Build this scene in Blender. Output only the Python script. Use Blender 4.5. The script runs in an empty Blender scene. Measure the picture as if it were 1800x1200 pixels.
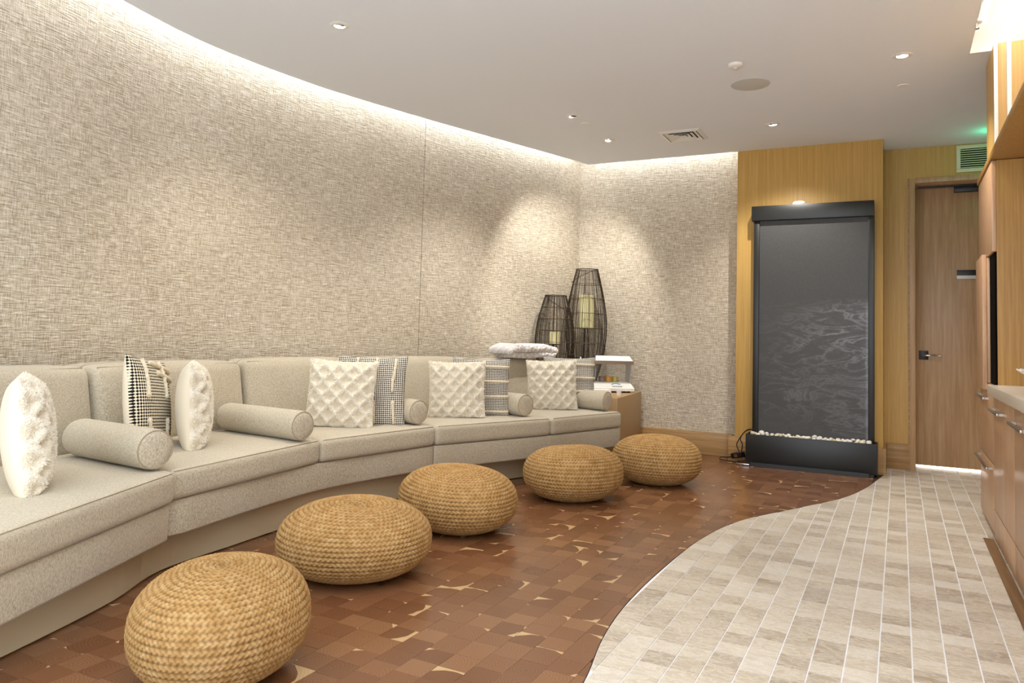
import bpy, bmesh, math, random
import numpy as np
from mathutils import Vector, Matrix
random.seed(7); rng = np.random.default_rng(7)
scene = bpy.context.scene
COL = scene.collection
PI = math.pi

# ---------------------------------------------------------------- camera
FPX, YAW, PIT, ROL, CAMH = 1315.5, 0.4783, 0.0559, 0.0271, 1.04
CX, CY = 900.0, 516.76
cam = bpy.data.cameras.new('camera'); cam_o = bpy.data.objects.new('camera', cam); COL.objects.link(cam_o)
Fv = Vector((-math.sin(YAW)*math.cos(PIT), math.cos(YAW)*math.cos(PIT), math.sin(PIT)))
Rv = Vector((math.cos(YAW), math.sin(YAW), 0)); Uv = Rv.cross(Fv)
R2 = math.cos(ROL)*Rv + math.sin(ROL)*Uv; U2 = -math.sin(ROL)*Rv + math.cos(ROL)*Uv
mw = Matrix((R2, U2, -Fv)).transposed().to_4x4(); mw.translation = (0, 0, CAMH)
cam_o.matrix_world = mw
cam.sensor_width = 36.0; cam.lens = FPX/1800*36
cam.shift_y = -(600-CY)/1800
cam.clip_start = 0.05
scene.camera = cam_o

# ---------------------------------------------------------------- world, exposure
scene.view_settings.view_transform = 'Standard'; scene.view_settings.look = 'None'
scene.view_settings.gamma = 1.0; scene.view_settings.use_curve_mapping = False
scene.view_settings.exposure = 0.62
w = bpy.data.worlds.new('world'); scene.world = w; w.use_nodes = True
w.node_tree.nodes['Background'].inputs[0].default_value = (0.87, 0.94, 1.0, 1)
w.node_tree.nodes['Background'].inputs[1].default_value = 2.15
scene.cycles.use_denoising = True
scene.cycles.adaptive_threshold = 0.015; scene.cycles.max_bounces = 8; scene.cycles.diffuse_bounces = 4
scene.cycles.sample_clamp_indirect = 6.0

def spot(name, loc, target, energy, angle, blend=0.6, color=(1, .86, .68), radius=0.04):
    l = bpy.data.lights.new(name, 'SPOT'); l.energy = energy; l.spot_size = math.radians(angle); l.spot_blend = blend
    l.color = color; l.shadow_soft_size = radius
    o = bpy.data.objects.new(name, l); COL.objects.link(o); o.location = loc
    o.rotation_euler = (Vector(target)-Vector(loc)).to_track_quat('-Z', 'Y').to_euler()
    return o

# ---------------------------------------------------------------- helpers
def lin(c):
    if isinstance(c, str):
        c = [int(c[i:i+2], 16)/255 for i in (0, 2, 4)]
    return tuple(x/12.92 if x <= .04045 else ((x+.055)/1.055)**2.4 for x in c) + (1,)

class NT:
    def __init__(s, name):
        s.m = bpy.data.materials.new(name); s.m.use_nodes = True; s.t = s.m.node_tree
        s.b = s.t.nodes['Principled BSDF']
    def n(s, typ, **kw):
        nd = s.t.nodes.new(typ)
        for k, v in kw.items():
            if k == 'ins':
                for i, val in v.items():
                    if hasattr(val, 'is_linked') or hasattr(val, 'links'): s.t.links.new(val, nd.inputs[i])
                    else: nd.inputs[i].default_value = val
            else: setattr(nd, k, v)
        return nd
    def l(s, a, b): s.t.links.new(a, b)
    def set(s, **kw):
        for k, v in kw.items():
            k = {'color': 'Base Color', 'rough': 'Roughness', 'metal': 'Metallic', 'spec': 'Specular IOR Level', 'normal': 'Normal',
                 'emis': 'Emission Color', 'estr': 'Emission Strength', 'trans': 'Transmission Weight', 'ior': 'IOR', 'alpha': 'Alpha',
                 'sheen': 'Sheen Weight', 'coat': 'Coat Weight', 'coatr': 'Coat Roughness'}[k]
            if hasattr(v, 'links'): s.l(v, s.b.inputs[k])
            else: s.b.inputs[k].default_value = v
        return s
    def math(s, op, a, b=0.0, c=0.0):
        nd = s.t.nodes.new('ShaderNodeMath'); nd.operation = op
        for i, v in enumerate((a, b, c)):
            if hasattr(v, 'links'): s.l(v, nd.inputs[i])
            else: nd.inputs[i].default_value = v
        return nd.outputs[0]
    def mapped(s, src, scale, rot=(0, 0, 0), loc=(0, 0, 0)):
        nd = s.n('ShaderNodeMapping'); nd.inputs['Scale'].default_value = scale; nd.inputs['Rotation'].default_value = rot
        nd.inputs['Location'].default_value = loc
        s.l(src, nd.inputs['Vector']); return nd.outputs[0]
    def noise(s, vec, scale=1.0, detail=2.0, rough=.5, dist=0.0):
        nd = s.n('ShaderNodeTexNoise'); s.l(vec, nd.inputs['Vector'])
        nd.inputs['Scale'].default_value = scale; nd.inputs['Detail'].default_value = detail
        nd.inputs['Roughness'].default_value = rough; nd.inputs['Distortion'].default_value = dist
        return nd.outputs[0]
    def ramp(s, fac, stops, interp='LINEAR'):
        nd = s.n('ShaderNodeValToRGB'); nd.color_ramp.interpolation = interp
        e = nd.color_ramp.elements
        while len(e) < len(stops): e.new(.5)
        for i, (p, c) in enumerate(stops):
            e[i].position = p; e[i].color = lin(c) if isinstance(c, str) else c
        s.l(fac, nd.inputs[0]); return nd.outputs[0]
    def mix(s, fac, a, b, typ='MIX'):
        nd = s.n('ShaderNodeMix', data_type='RGBA', blend_type=typ)
        for i, v in ((0, fac), (6, a), (7, b)):
            if hasattr(v, 'links'): s.l(v, nd.inputs[i])
            else: nd.inputs[i].default_value = v
        return nd.outputs[2]
    def bump(s, h, strength=.5, dist=.002, normal=None):
        nd = s.n('ShaderNodeBump'); nd.inputs['Strength'].default_value = strength; nd.inputs['Distance'].default_value = dist
        s.l(h, nd.inputs['Height'])
        if normal is not None: s.l(normal, nd.inputs['Normal'])
        s.l(nd.outputs[0], s.b.inputs['Normal']); return nd.outputs[0]
    def coord(s, k='Object'): return s.n('ShaderNodeTexCoord').outputs[k]
    def pos(s): return s.n('ShaderNodeNewGeometry').outputs['Position']
    def attr(s, name): return s.n('ShaderNodeAttribute', attribute_name=name)

def plain(name, color, rough=.5, metal=0.0, **kw):
    t = NT(name); t.set(color=lin(color), rough=rough, metal=metal, **kw); return t.m

M = {}
M['ceiling'] = plain('ceiling_paint', 'ebeff6', .9)
M['white'] = plain('white_paint', 'ecebe6', .5)
M['white_plastic'] = plain('white_plastic', 'e8e6e0', .35)
M['grey_grille'] = plain('grey_grille', 'cac8c3', .8)
M['black'] = plain('black_metal', '1b1b1a', .38, spec=.5)
M['black_plastic'] = plain('black_plastic', '121214', .4)
M['chrome'] = plain('chrome', 'c9c8c6', .18, 1.0)
M['steel'] = plain('brushed_steel', 'b4ada4', .35, 1.0)
M['grout'] = plain('white_grout', 'eeeef0', .85)
M['groutdark'] = plain('dark_joint', '3a2418', .7)
M['kick'] = plain('plinth_laminate', 'b9a98c', .6)
M['box'] = plain('tan_laminate', 'a88a61', .5)
M['counter'] = plain('pale_stone', 'd9d2c4', .25)
M['ventgreen'] = plain('cream_grille', 'dcd9b8', .5)
M['ventdark'] = plain('duct_dark', '0c0a08', .9, spec=.05)
M['cotton'] = plain('cream_cotton', 'e3d8c2', .9, sheen=.2)
M['wire'] = plain('black_wire', '3a3026', .5, .4)
M['wirelight'] = plain('bronze_wire', '6b5a42', .4, .7)
M['seam'] = plain('seam_thread', 'a3927a', .9)
M['paper'] = plain('white_paper', 'efe9e4', .7)
M['pink'] = plain('pink_print', 'd9a08c', .7)
M['blue'] = plain('blue_print', '2f86c8', .5)
M['ink'] = plain('dark_print', '2b2f38', .5)
M['orange'] = plain('orange_oil', 'd99a1e', .2)
M['lime'] = plain('green_oil', 'b5ac3e', .2)
M['amberdark'] = plain('brown_stone', '7c6a58', .4)
def emit(name, color, s):
    t = NT(name); t.set(color=lin(color), emis=lin(color), estr=s); return t.m
M['bulb'] = emit('lamp_lens', 'fff4e2', 6.0)
M['cove'] = emit('cove_led', 'f8fbff', 19.0)
M['tube'] = emit('light_tube', 'fafcff', 28.0)
M['green'] = emit('green_sign_light', '18ff9a', 1.0)
M['underdoor'] = emit('lit_gap', 'fff6ea', 3.0)
t = NT('clear_glass'); t.set(color=(.95, .97, .96, 1), rough=.02, trans=1.0, ior=1.2); M['glass'] = t.m
t = NT('acrylic'); t.set(color=(.9, .9, .9, 1), rough=.05, alpha=.05); M['acrylic'] = t.m
t = NT('grey_acrylic'); t.set(color=(.55, .55, .55, 1), rough=.1, alpha=.55); M['acrylic2'] = t.m

# linen upholstery: mottled threads
def linen(name, a, b, c):
    t = NT(name); p = t.coord('Object')
    n1 = t.noise(t.mapped(p, (110, 700, 700)), 1, 2); n2 = t.noise(t.mapped(p, (700, 110, 110)), 1, 2)
    n3 = t.noise(t.mapped(p, (700, 700, 100)), 1, 2); big = t.noise(p, 3, 2)
    f = t.math('ADD', t.math('MULTIPLY', t.math('ADD', t.math('ADD', n1, n2), n3), .32), t.math('MULTIPLY', big, .06))
    t.set(color=t.ramp(f, [(.40, a), (.5, b), (.60, c)]), rough=.92, sheen=.15, spec=.2)
    t.bump(f, .35, .003); return t.m
M['linen'] = linen('linen_fabric', '988c78', 'b8ad98', 'd0c7b4')

# textured wall covering: cross-hatched plaster threads, UV in metres
t = NT('woven_wallcovering'); uv = t.coord('UV')
hz = t.noise(t.mapped(uv, (8, 190, 1)), 1, 1.5, .5, .25); hz2 = t.noise(t.mapped(uv, (16, 125, 1), loc=(3, 5, 0)), 1, 1, .5, .3)
vt = t.noise(t.mapped(uv, (235, 11, 1), loc=(7, 1, 0)), 1, 1.5, .5, .25); vt2 = t.noise(t.mapped(uv, (160, 22, 1), loc=(1, 9, 0)), 1, 1, .5, .3)
H1 = t.math('MAXIMUM', hz, hz2); V1 = t.math('MAXIMUM', vt, vt2)
hh = t.math('ADD', t.math('MULTIPLY', H1, .58), t.math('MULTIPLY', V1, .46))
big = t.noise(t.mapped(uv, (1.1, 1.6, 1)), 1, 3)
fac = t.math('ADD', hh, t.math('MULTIPLY', big, .08))
t.set(color=t.ramp(fac, [(.52, 'a89983'), (.61, 'cabea9'), (.69, 'dacfbe'), (.78, 'eee7da')]), rough=.62, spec=.35)
bh = t.math('ADD', t.math('MULTIPLY', H1, .85), t.math('MULTIPLY', V1, .40)); t.bump(bh, .9, .010); M['wallcover'] = t.m

def wood(name, cols, scale=(45, 45, 2.2), rough=.42, axis='Z', fine=220):
    t = NT(name); p = t.pos()
    sc = {'Z': (scale[0], scale[1], scale[2]), 'X': (scale[2], scale[0], scale[1]), 'Y': (scale[0], scale[2], scale[1])}[axis]
    n = t.noise(t.mapped(p, sc), 1, 4, .55, .2)
    sf = {'Z': (fine, fine, 6), 'X': (6, fine, fine), 'Y': (fine, 6, fine)}[axis]
    nf = t.noise(t.mapped(p, sf), 1, 2)
    f = t.math('ADD', t.math('MULTIPLY', n, .65), t.math('MULTIPLY', nf, .35))
    t.set(color=t.ramp(f, [(.36, cols[0]), (.5, cols[1]), (.64, cols[2])]), rough=rough, spec=.35)
    t.bump(nf, .12, .001); return t.m
M['oak'] = wood('oak_veneer', ('bd9652', 'c69f5b', 'cfa965'), scale=(80, 80, 1.2))
M['oakx'] = wood('oak_veneer_flat', ('97744a', 'a98556', 'b99567'), axis='X')
M['cherry'] = wood('cabinet_veneer', ('b38c6c', 'bf9978', 'c9a583'), rough=.3)
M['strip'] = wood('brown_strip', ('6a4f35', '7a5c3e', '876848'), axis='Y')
M['cherry_warm_lit'] = wood('cabinet_veneer_warm_lit', ('a1783c', 'ae8446', 'ba9052'), scale=(80, 80, 1.2), rough=.35)  # same cabinet veneer, with the warm niche light put into its colour
M['doorwood'] = wood('door_veneer', ('ab8862', 'b8956e', 'c3a27c'), rough=.35)

# end-grain wood blocks and stone tiles: per-piece attributes
t = NT('end_grain_blocks'); pa = t.attr('ring'); rn = t.attr('rnd').outputs['Fac']
p = t.pos(); wob = t.n('ShaderNodeTexNoise'); t.l(p, wob.inputs['Vector']); wob.inputs['Scale'].default_value = 22
off = t.n('ShaderNodeVectorMath', operation='SCALE'); t.l(wob.outputs[1], off.inputs[0]); off.inputs[3].default_value = .022
add = t.n('ShaderNodeVectorMath', operation='ADD'); t.l(p, add.inputs[0]); t.l(off.outputs[0], add.inputs[1])
ds = t.n('ShaderNodeVectorMath', operation='DISTANCE'); t.l(add.outputs[0], ds.inputs[0]); t.l(pa.outputs['Vector'], ds.inputs[1])
dist = ds.outputs['Value']
ring = t.math('ADD', t.math('MULTIPLY', t.math('SINE', t.math('MULTIPLY', dist, 620.0)), .5), .5)
grain = t.noise(p, 300, 2)
base = t.ramp(rn, [(0, '734b31'), (.35, '7d5337'), (.7, '875c3e'), (1, '916747')])
dk = t.mix(t.math('MULTIPLY', t.math('ADD', ring, grain), .36), base, t.mix(.5, base, lin('3a2113')))
sap = t.math('GREATER_THAN', dist, t.math('ADD', .098, t.math('MULTIPLY', rn, .045)))
lg = t.mix(t.math('MULTIPLY', ring, .3), lin('c4a478'), lin('a8835a'))
t.set(color=t.mix(sap, dk, lg), rough=.24, spec=.5)
t.bump(grain, .04, .0006); M['blocks'] = t.m

t = NT('travertine_tile'); rn = t.attr('rnd').outputs['Fac']; pa = t.attr('ring').outputs['Vector']; p = t.pos()
add = t.n('ShaderNodeVectorMath', operation='ADD'); t.l(p, add.inputs[0]); t.l(pa, add.inputs[1])
n1 = t.noise(t.mapped(add.outputs[0], (14, 30, 20), rot=(0, 0, .5)), 1, 5, .6, 1.2); n2 = t.noise(add.outputs[0], 120, 3)
vein = t.math('POWER', t.math('SUBTRACT', 1.0, t.math('ABSOLUTE', t.math('SUBTRACT', t.math('MULTIPLY', n1, 2.0), 1.0))), 9.0)
b1 = t.ramp(rn, [(0, '8a765e'), (.25, 'ab9982'), (.6, 'c1b29d'), (1, 'd4ccbf')])
b2 = t.mix(t.math('MULTIPLY', n1, .5), b1, lin('d9d2c6'))
b3 = t.mix(t.math('MULTIPLY', n2, .3), b2, lin('9c8567'))
t.set(color=t.mix(t.math('MULTIPLY', vein, .45), b3, lin('efe9df')), rough=.34, spec=.45)
t.bump(n2, .08, .001); M['tile'] = t.m

# jute braid
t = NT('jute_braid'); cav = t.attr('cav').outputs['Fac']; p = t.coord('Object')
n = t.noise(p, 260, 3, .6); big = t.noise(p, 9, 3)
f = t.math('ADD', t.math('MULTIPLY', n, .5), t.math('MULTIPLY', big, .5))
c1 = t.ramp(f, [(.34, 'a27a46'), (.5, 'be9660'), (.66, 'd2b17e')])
t.set(color=t.mix(t.math('MULTIPLY', t.math('SUBTRACT', 1.0, cav), .95), c1, lin('5a3d1c')), rough=.85, spec=.2)  # shade in the creases of the braid put into the colour
t.bump(n, .5, .003); M['jute'] = t.m

# pillow fabrics (UV in metres)
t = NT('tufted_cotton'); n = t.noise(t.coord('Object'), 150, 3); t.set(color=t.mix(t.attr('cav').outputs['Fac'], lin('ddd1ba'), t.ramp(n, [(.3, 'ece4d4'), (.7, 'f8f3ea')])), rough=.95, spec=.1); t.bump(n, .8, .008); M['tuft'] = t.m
t = NT('cotton_pile'); tl = t.n('ShaderNodeBsdfTranslucent'); tl.inputs[0].default_value = lin('fbf7ee'); df_ = t.n('ShaderNodeBsdfDiffuse'); df_.inputs[0].default_value = lin('fbf7ee')
ms = t.n('ShaderNodeMixShader'); ms.inputs[0].default_value = .5; t.l(df_.outputs[0], ms.inputs[1]); t.l(tl.outputs[0], ms.inputs[2]); t.l(ms.outputs[0], t.t.nodes['Material Output'].inputs[0]); M['pile'] = t.m
def woven(name, dark, light, s):
    t = NT(name); uv = t.coord('UV')
    ch = t.n('ShaderNodeTexChecker'); ch.inputs['Scale'].default_value = s
    jit = t.n('ShaderNodeTexNoise'); t.l(uv, jit.inputs['Vector']); jit.inputs['Scale'].default_value = 60
    ad = t.n('ShaderNodeVectorMath', operation='MULTIPLY_ADD'); t.l(jit.outputs[1], ad.inputs[0]); ad.inputs[1].default_value = (.004, .004, 0)
    t.l(t.mapped(uv, (1, 1, 1), rot=(0, 0, .78)), ad.inputs[2]); t.l(ad.outputs[0], ch.inputs['Vector'])
    ch.inputs['Color1'].default_value = lin(dark); ch.inputs['Color2'].default_value = lin(light)
    t.set(color=ch.outputs[0], rough=.95, spec=.1); return t.m
M['weave_grey'] = woven('grey_diamond_weave', '45423f', 'dcd6cb', 120)
M['weave_black'] = woven('black_cream_weave', '1f1b17', 'e6dcc6', 105)
t = NT('braided_trim'); n = t.noise(t.coord('Object'), 160, 2); t.set(color=t.ramp(n, [(.3, 'c6b698'), (.7, 'eadfc9')]), rough=.95); M['trim'] = t.m
t = NT('plush_throw'); uv = t.coord('UV'); wv = t.n('ShaderNodeTexVoronoi'); wv.inputs['Scale'].default_value = 38; t.l(uv, wv.inputs['Vector'])
t.set(color=t.ramp(wv.outputs[0], [(.1, 'f6f4f4'), (.6, 'd8d2d0')]), rough=.95, sheen=.3); t.bump(wv.outputs[0], 1.0, -.012); M['plush'] = t.m

# slate panel with dry water marks
t = NT('slate_panel'); p = t.pos(); n = t.noise(p, 240, 3)
band = t.noise(t.mapped(p, (2.6, 1, 8)), 1, 7, .66, 1.2)
line = t.math('POWER', t.math('SUBTRACT', 1.0, t.math('ABSOLUTE', t.math('MULTIPLY', t.math('SUBTRACT', band, .5), 5.0))), 7.0)
line = t.math('MAXIMUM', line, 0.0)
sx = t.n('ShaderNodeSeparateXYZ'); t.l(p, sx.inputs[0])
gx = t.n('ShaderNodeMapRange'); t.l(sx.outputs[0], gx.inputs[0]); gx.inputs[1].default_value = -1.1; gx.inputs[2].default_value = -.45
gz = t.n('ShaderNodeMapRange'); t.l(t.math('ADD', sx.outputs[2], t.math('MULTIPLY', band, .15)), gz.inputs[0]); gz.inputs[1].default_value = 1.50; gz.inputs[2].default_value = 1.38
gb = t.n('ShaderNodeMapRange'); t.l(sx.outputs[2], gb.inputs[0]); gb.inputs[1].default_value = .3; gb.inputs[2].default_value = .7; gb.inputs[3].default_value = .25
mk = t.math('MULTIPLY', t.math('MULTIPLY', gz.outputs[0], gb.outputs[0]), t.math('ADD', .25, t.math('MULTIPLY', gx.outputs[0], .75)))
edge = t.n('ShaderNodeMapRange'); t.l(sx.outputs[0], edge.inputs[0]); edge.inputs[1].default_value = -.25; edge.inputs[2].default_value = -.228
mk2 = t.math('ADD', t.math('MULTIPLY', mk, t.math('ADD', .03, t.math('MULTIPLY', t.math('MULTIPLY', line, t.math('POWER', t.noise(t.mapped(p, (2.2, 1, 2.6), loc=(4, 0, 2)), 1, 2), 2.5)), 1.3))), t.math('MULTIPLY', t.math('MULTIPLY', edge.outputs[0], gz.outputs[0]), .25))
basec = t.ramp(n, [(.3, '3b3a39'), (.7, '4b4a49')])
t.set(color=t.mix(mk2, basec, lin('a9abb5')), rough=.5, spec=.4); t.bump(n, .25, .002); M['slate'] = t.m
t = NT('river_pebble'); oi = t.n('ShaderNodeObjectInfo'); n = t.noise(t.coord('Object'), 30, 2)
t.set(color=t.mix(t.math('MULTIPLY', n, .25), t.ramp(oi.outputs['Random'], [(0, 'cfc3a6'), (.35, 'ece3d0'), (.7, 'f3efe6'), (1, 'd9dadb')]), lin('a08c68')), rough=.45); M['pebble'] = t.m
t = NT('ribbed_candle'); t.set(color=lin('f4ecb8'), rough=.6, emis=lin('f4e9a8'), estr=.0); M['candle'] = t.m

def mesh_obj(name, verts, faces, mat, parent=None, smooth=False, uv=None, attrs=None):
    me = bpy.data.meshes.new(name); me.from_pydata([tuple(v) for v in verts], [], [tuple(f) for f in faces]); me.update()
    if mat is not None: me.materials.append(mat)
    if smooth: me.polygons.foreach_set('use_smooth', [True]*len(me.polygons))
    if uv is not None:
        ul = me.uv_layers.new(name='uv'); li = np.zeros(len(me.loops), dtype=np.int32); me.loops.foreach_get('vertex_index', li)
        ul.data.foreach_set('uv', np.asarray(uv, dtype=np.float32)[li].ravel())
    if attrs:
        for k, (ty, dat) in attrs.items():
            a = me.attributes.new(k, ty, 'POINT')
            a.data.foreach_set('vector' if ty == 'FLOAT_VECTOR' else 'value', np.asarray(dat, dtype=np.float32).ravel())
    o = bpy.data.objects.new(name, me); COL.objects.link(o)
    if parent is not None: o.parent = parent
    return o
def empty(name, loc=(0, 0, 0), rz=0.0):
    o = bpy.data.objects.new(name, None); COL.objects.link(o); o.location = loc; o.rotation_euler = (0, 0, rz); o.empty_display_size = .1
    return o
def tag(o, label=None, cat=None, group=None, kind=None):
    if label: o['label'] = label
    if cat: o['category'] = cat
    if group: o['group'] = group
    if kind: o['kind'] = kind
    return o
def fixn(o):
    bm = bmesh.new(); bm.from_mesh(o.data); bmesh.ops.recalc_face_normals(bm, faces=bm.faces); bm.to_mesh(o.data); bm.free(); return o
def box(name, lo, hi, mat, parent=None, bevel=0.0, seg=2):
    x0, y0, z0 = lo; x1, y1, z1 = hi
    bm = bmesh.new(); bmesh.ops.create_cube(bm, size=1)
    for v in bm.verts: v.co = Vector(((x0+x1)/2+v.co.x*(x1-x0), (y0+y1)/2+v.co.y*(y1-y0), (z0+z1)/2+v.co.z*(z1-z0)))
    if bevel: bmesh.ops.bevel(bm, geom=bm.edges[:], offset=bevel, segments=seg, affect='EDGES', profile=.5)
    me = bpy.data.meshes.new(name); bm.to_mesh(me); bm.free(); me.materials.append(mat)
    if bevel: me.polygons.foreach_set('use_smooth', [True]*len(me.polygons)); me.set_sharp_from_angle(angle=.6)
    o = bpy.data.objects.new(name, me); COL.objects.link(o)
    if parent is not None: o.parent = parent
    return o
def prism(name, poly, z0, z1, mat, parent=None, bevel=0.0, seg=2):
    n = len(poly); v = [(p[0], p[1], z0) for p in poly]+[(p[0], p[1], z1) for p in poly]
    f = [tuple(range(n))[::-1], tuple(range(n, 2*n))]+[(i, (i+1) % n, n+(i+1) % n, n+i) for i in range(n)]
    o = fixn(mesh_obj(name, v, f, mat, parent))
    if bevel:
        bm = bmesh.new(); bm.from_mesh(o.data)
        bmesh.ops.bevel(bm, geom=bm.edges[:], offset=bevel, segments=seg, affect='EDGES', profile=.5); bm.to_mesh(o.data); bm.free()
        o.data.polygons.foreach_set('use_smooth', [True]*len(o.data.polygons)); o.data.set_sharp_from_angle(angle=.6)
    return o
def lathe(name, prof, mat, parent=None, n=48, smooth=True, cap=True, center=(0, 0)):
    v = []; f = []
    for r, z in prof:
        for i in range(n):
            a = 2*PI*i/n; v.append((center[0]+r*math.cos(a), center[1]+r*math.sin(a), z))
    for j in range(len(prof)-1):
        for i in range(n): f.append((j*n+i, j*n+(i+1) % n, (j+1)*n+(i+1) % n, (j+1)*n+i))
    if cap: f.append(tuple(range(n))[::-1]); f.append(tuple(range((len(prof)-1)*n, len(prof)*n)))
    o = mesh_obj(name, v, f, mat, parent, smooth); o.data.set_sharp_from_angle(angle=.7) if smooth else None
    return o
def tube_geo(pts, r, n=6, closed=False):
    pts = [Vector(p) for p in pts]; v = []; f = []; m = len(pts); up = Vector((0, 0, 1)); prev = None
    for i, p in enumerate(pts):
        a = pts[(i-1) % m] if (closed or i > 0) else p; b = pts[(i+1) % m] if (closed or i < m-1) else p
        d = (b-a).normalized()
        if prev is None:
            s = d.cross(up if abs(d.z) < .9 else Vector((1, 0, 0))).normalized()
        else: s = (prev-d*prev.dot(d)).normalized()
        prev = s; u = s.cross(d); rr = r[i] if hasattr(r, '__len__') else r
        for k in range(n):
            t_ = 2*PI*k/n; v.append(p+rr*(math.cos(t_)*s+math.sin(t_)*u))
    for i in range(m if closed else m-1):
        j = (i+1) % m
        for k in range(n): f.append((i*n+k, i*n+(k+1) % n, j*n+(k+1) % n, j*n+k))
    if not closed: f.append(tuple(range(n))[::-1]); f.append(tuple(range((m-1)*n, m*n)))
    return v, f
def tube(name, pts, r, mat, parent=None, n=6, closed=False):
    v, f = tube_geo(pts, r, n, closed); return mesh_obj(name, v, f, mat, parent, True)
def join_geo(geos):
    V = []; Fc = []
    for v, f in geos:
        o = len(V); V += list(v); Fc += [tuple(i+o for i in q) for q in f]
    return V, Fc
def proj(p):
    d = Vector(p)-Vector((0, 0, CAMH)); z = d.dot(Fv)
    return (CX+FPX*d.dot(R2)/z, CY-FPX*d.dot(U2)/z, z)
def smooth_curve(P, n):
    P = np.array(P, float); m = len(P); out = []
    for i in range(m-1):
        p0 = P[max(i-1, 0)]; p1 = P[i]; p2 = P[i+1]; p3 = P[min(i+2, m-1)]
        for s in np.linspace(0, 1, n, endpoint=False):
            out.append(.5*((2*p1)+(-p0+p2)*s+(2*p0-5*p1+4*p2-p3)*s*s+(-p0+3*p1-3*p2+p3)*s**3))
    out.append(P[-1]); return np.array(out)

# ================================================================= STRUCTURE
ZC = 2.753
# ceiling edge along the curved wall (plan)
edge = smooth_curve([(-2.55, -.9), (-2.95, .1), (-3.25, 1.0), (-3.50, 1.75), (-3.638, 2.461), (-3.705, 2.95), (-3.694, 3.38), (-3.64, 3.80), (-3.572, 4.131), (-3.341, 4.943), (-3.162, 5.489), (-2.94, 6.164), (-2.80, 6.60), (-2.735, 6.834)], 6)
def offset_curve(c, d):
    tn = np.gradient(c, axis=0); tn /= np.linalg.norm(tn, axis=1)[:, None]
    return c+d*np.stack([-tn[:, 1], tn[:, 0]], 1)
wallc = offset_curve(edge, .20)                    # wall face behind the cove slot
wallc = np.vstack([wallc, [[-2.90, 7.06]]]) if wallc[-1, 1] < 7.05 else wallc
YB = 7.05
# curved wall: panels with seams
arc = np.concatenate([[0], np.cumsum(np.linalg.norm(np.diff(wallc, axis=0), axis=1))])
def wall_pt(s): return (np.interp(s, arc, wallc[:, 0]), np.interp(s, arc, wallc[:, 1]))
s_seam = [0.0, arc[np.argmin(np.abs(wallc[:, 1]-5.08))], arc[-1]]
wl = empty('wall_left'); tag(wl, 'tall curved wall covered in pale woven plaster threads behind the sofa', kind='structure')
for k in range(2):
    a, b = s_seam[k]+.004, s_seam[k+1]-.004
    ss = np.linspace(a, b, 40); v = []; f = []; uvs = []
    for s in ss:
        x, y = wall_pt(s)
        for z in (0, 3.1): v.append((x, y, z)); uvs.append((s, z))
    for i in range(len(ss)-1): f.append((2*i, 2*i+2, 2*i+3, 2*i+1))
    # thickness: returned edges
    nb = len(v)
    for s in (a, b):
        x, y = wall_pt(s)
        for z in (0, 3.1): v.append((x-.02, y-.005, z)); uvs.append((s+.02, z))
    f.append((0, 1, nb+1, nb)); f.append((2*len(ss)-2, nb+2, nb+3, 2*len(ss)-1))
    mesh_obj('wall_panel', v, f, M['wallcover'], wl, uv=uvs)
bk = [tuple(p) for p in offset_curve(wallc, .02)]+[tuple(p) for p in offset_curve(wallc, .12)[::-1]]
prism('backing', bk, 0, 3.1, M['kick'], wl)
# back wall (woven) and baseboard
v = [(-3.0, YB, 0), (-1.2, YB, 0), (-1.2, YB, 3.1), (-3.0, YB, 3.1)]
wb = empty('wall_back'); tag(wb, 'flat woven plaster wall between the corner and the oak panelling', kind='structure')
mesh_obj('wall_panel', v, [(0, 1, 2, 3)], M['wallcover'], wb, uv=[(x+9, z) for x, y, z in v])
box('backing', (-3.1, YB+.004, 0), (-1.2, YB+.1, 3.1), M['kick'], wb)
tag(box('baseboard_back', (-2.25, 6.999, 0), (-1.345, YB-.002, .204), M['oakx'], bevel=.003), 'oak baseboard under the woven back wall', kind='structure')
# oak panelling behind the fountain
tag(box('wall_fountain', (-1.29, 6.834, .0), (-.118, 7.30, ZC+.1), M['oak'], bevel=.002), 'golden oak panelled wall behind the slate fountain', kind='structure')
tag(box('baseboard_fountain', (-1.344, 6.815, 0), (-.1182, 6.834, .213), M['oakx'], bevel=.003), 'oak baseboard behind the black fountain basin', kind='structure')
box('return', (-.1178, 6.815, 0), (-.098, 7.2335, .213), M['oakx'], bpy.data.objects['baseboard_fountain'])
# door wall
tag(box('wall_door', (-.118, 7.25, 0), (.072, 7.36, ZC+.1), M['oak']), 'oak wall strip left of the door', kind='structure')
tag(box('wall_door_head', (.072, 7.25, 2.470), (1.3, 7.36, ZC+.1), M['oak']), 'oak panel above the door', kind='structure')
tag(box('baseboard_door', (-.098, 7.234, 0), (.071, 7.25, .215), M['oakx'], bevel=.003), 'short oak baseboard beside the door', kind='structure')
df = empty('trim_1'); tag(df, 'oak door frame', kind='structure')
box('jamb', (.070, 7.236, 0), (.122, 7.53, 2.47), M['doorwood'], df, bevel=.002)
box('head', (.1222, 7.236, 2.446), (1.3, 7.53, 2.49), M['doorwood'], df, bevel=.002)
box('jamb_edge', (.066, 7.228, 0), (.0795, 7.2355, 2.488), M['oakx'], df)
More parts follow.
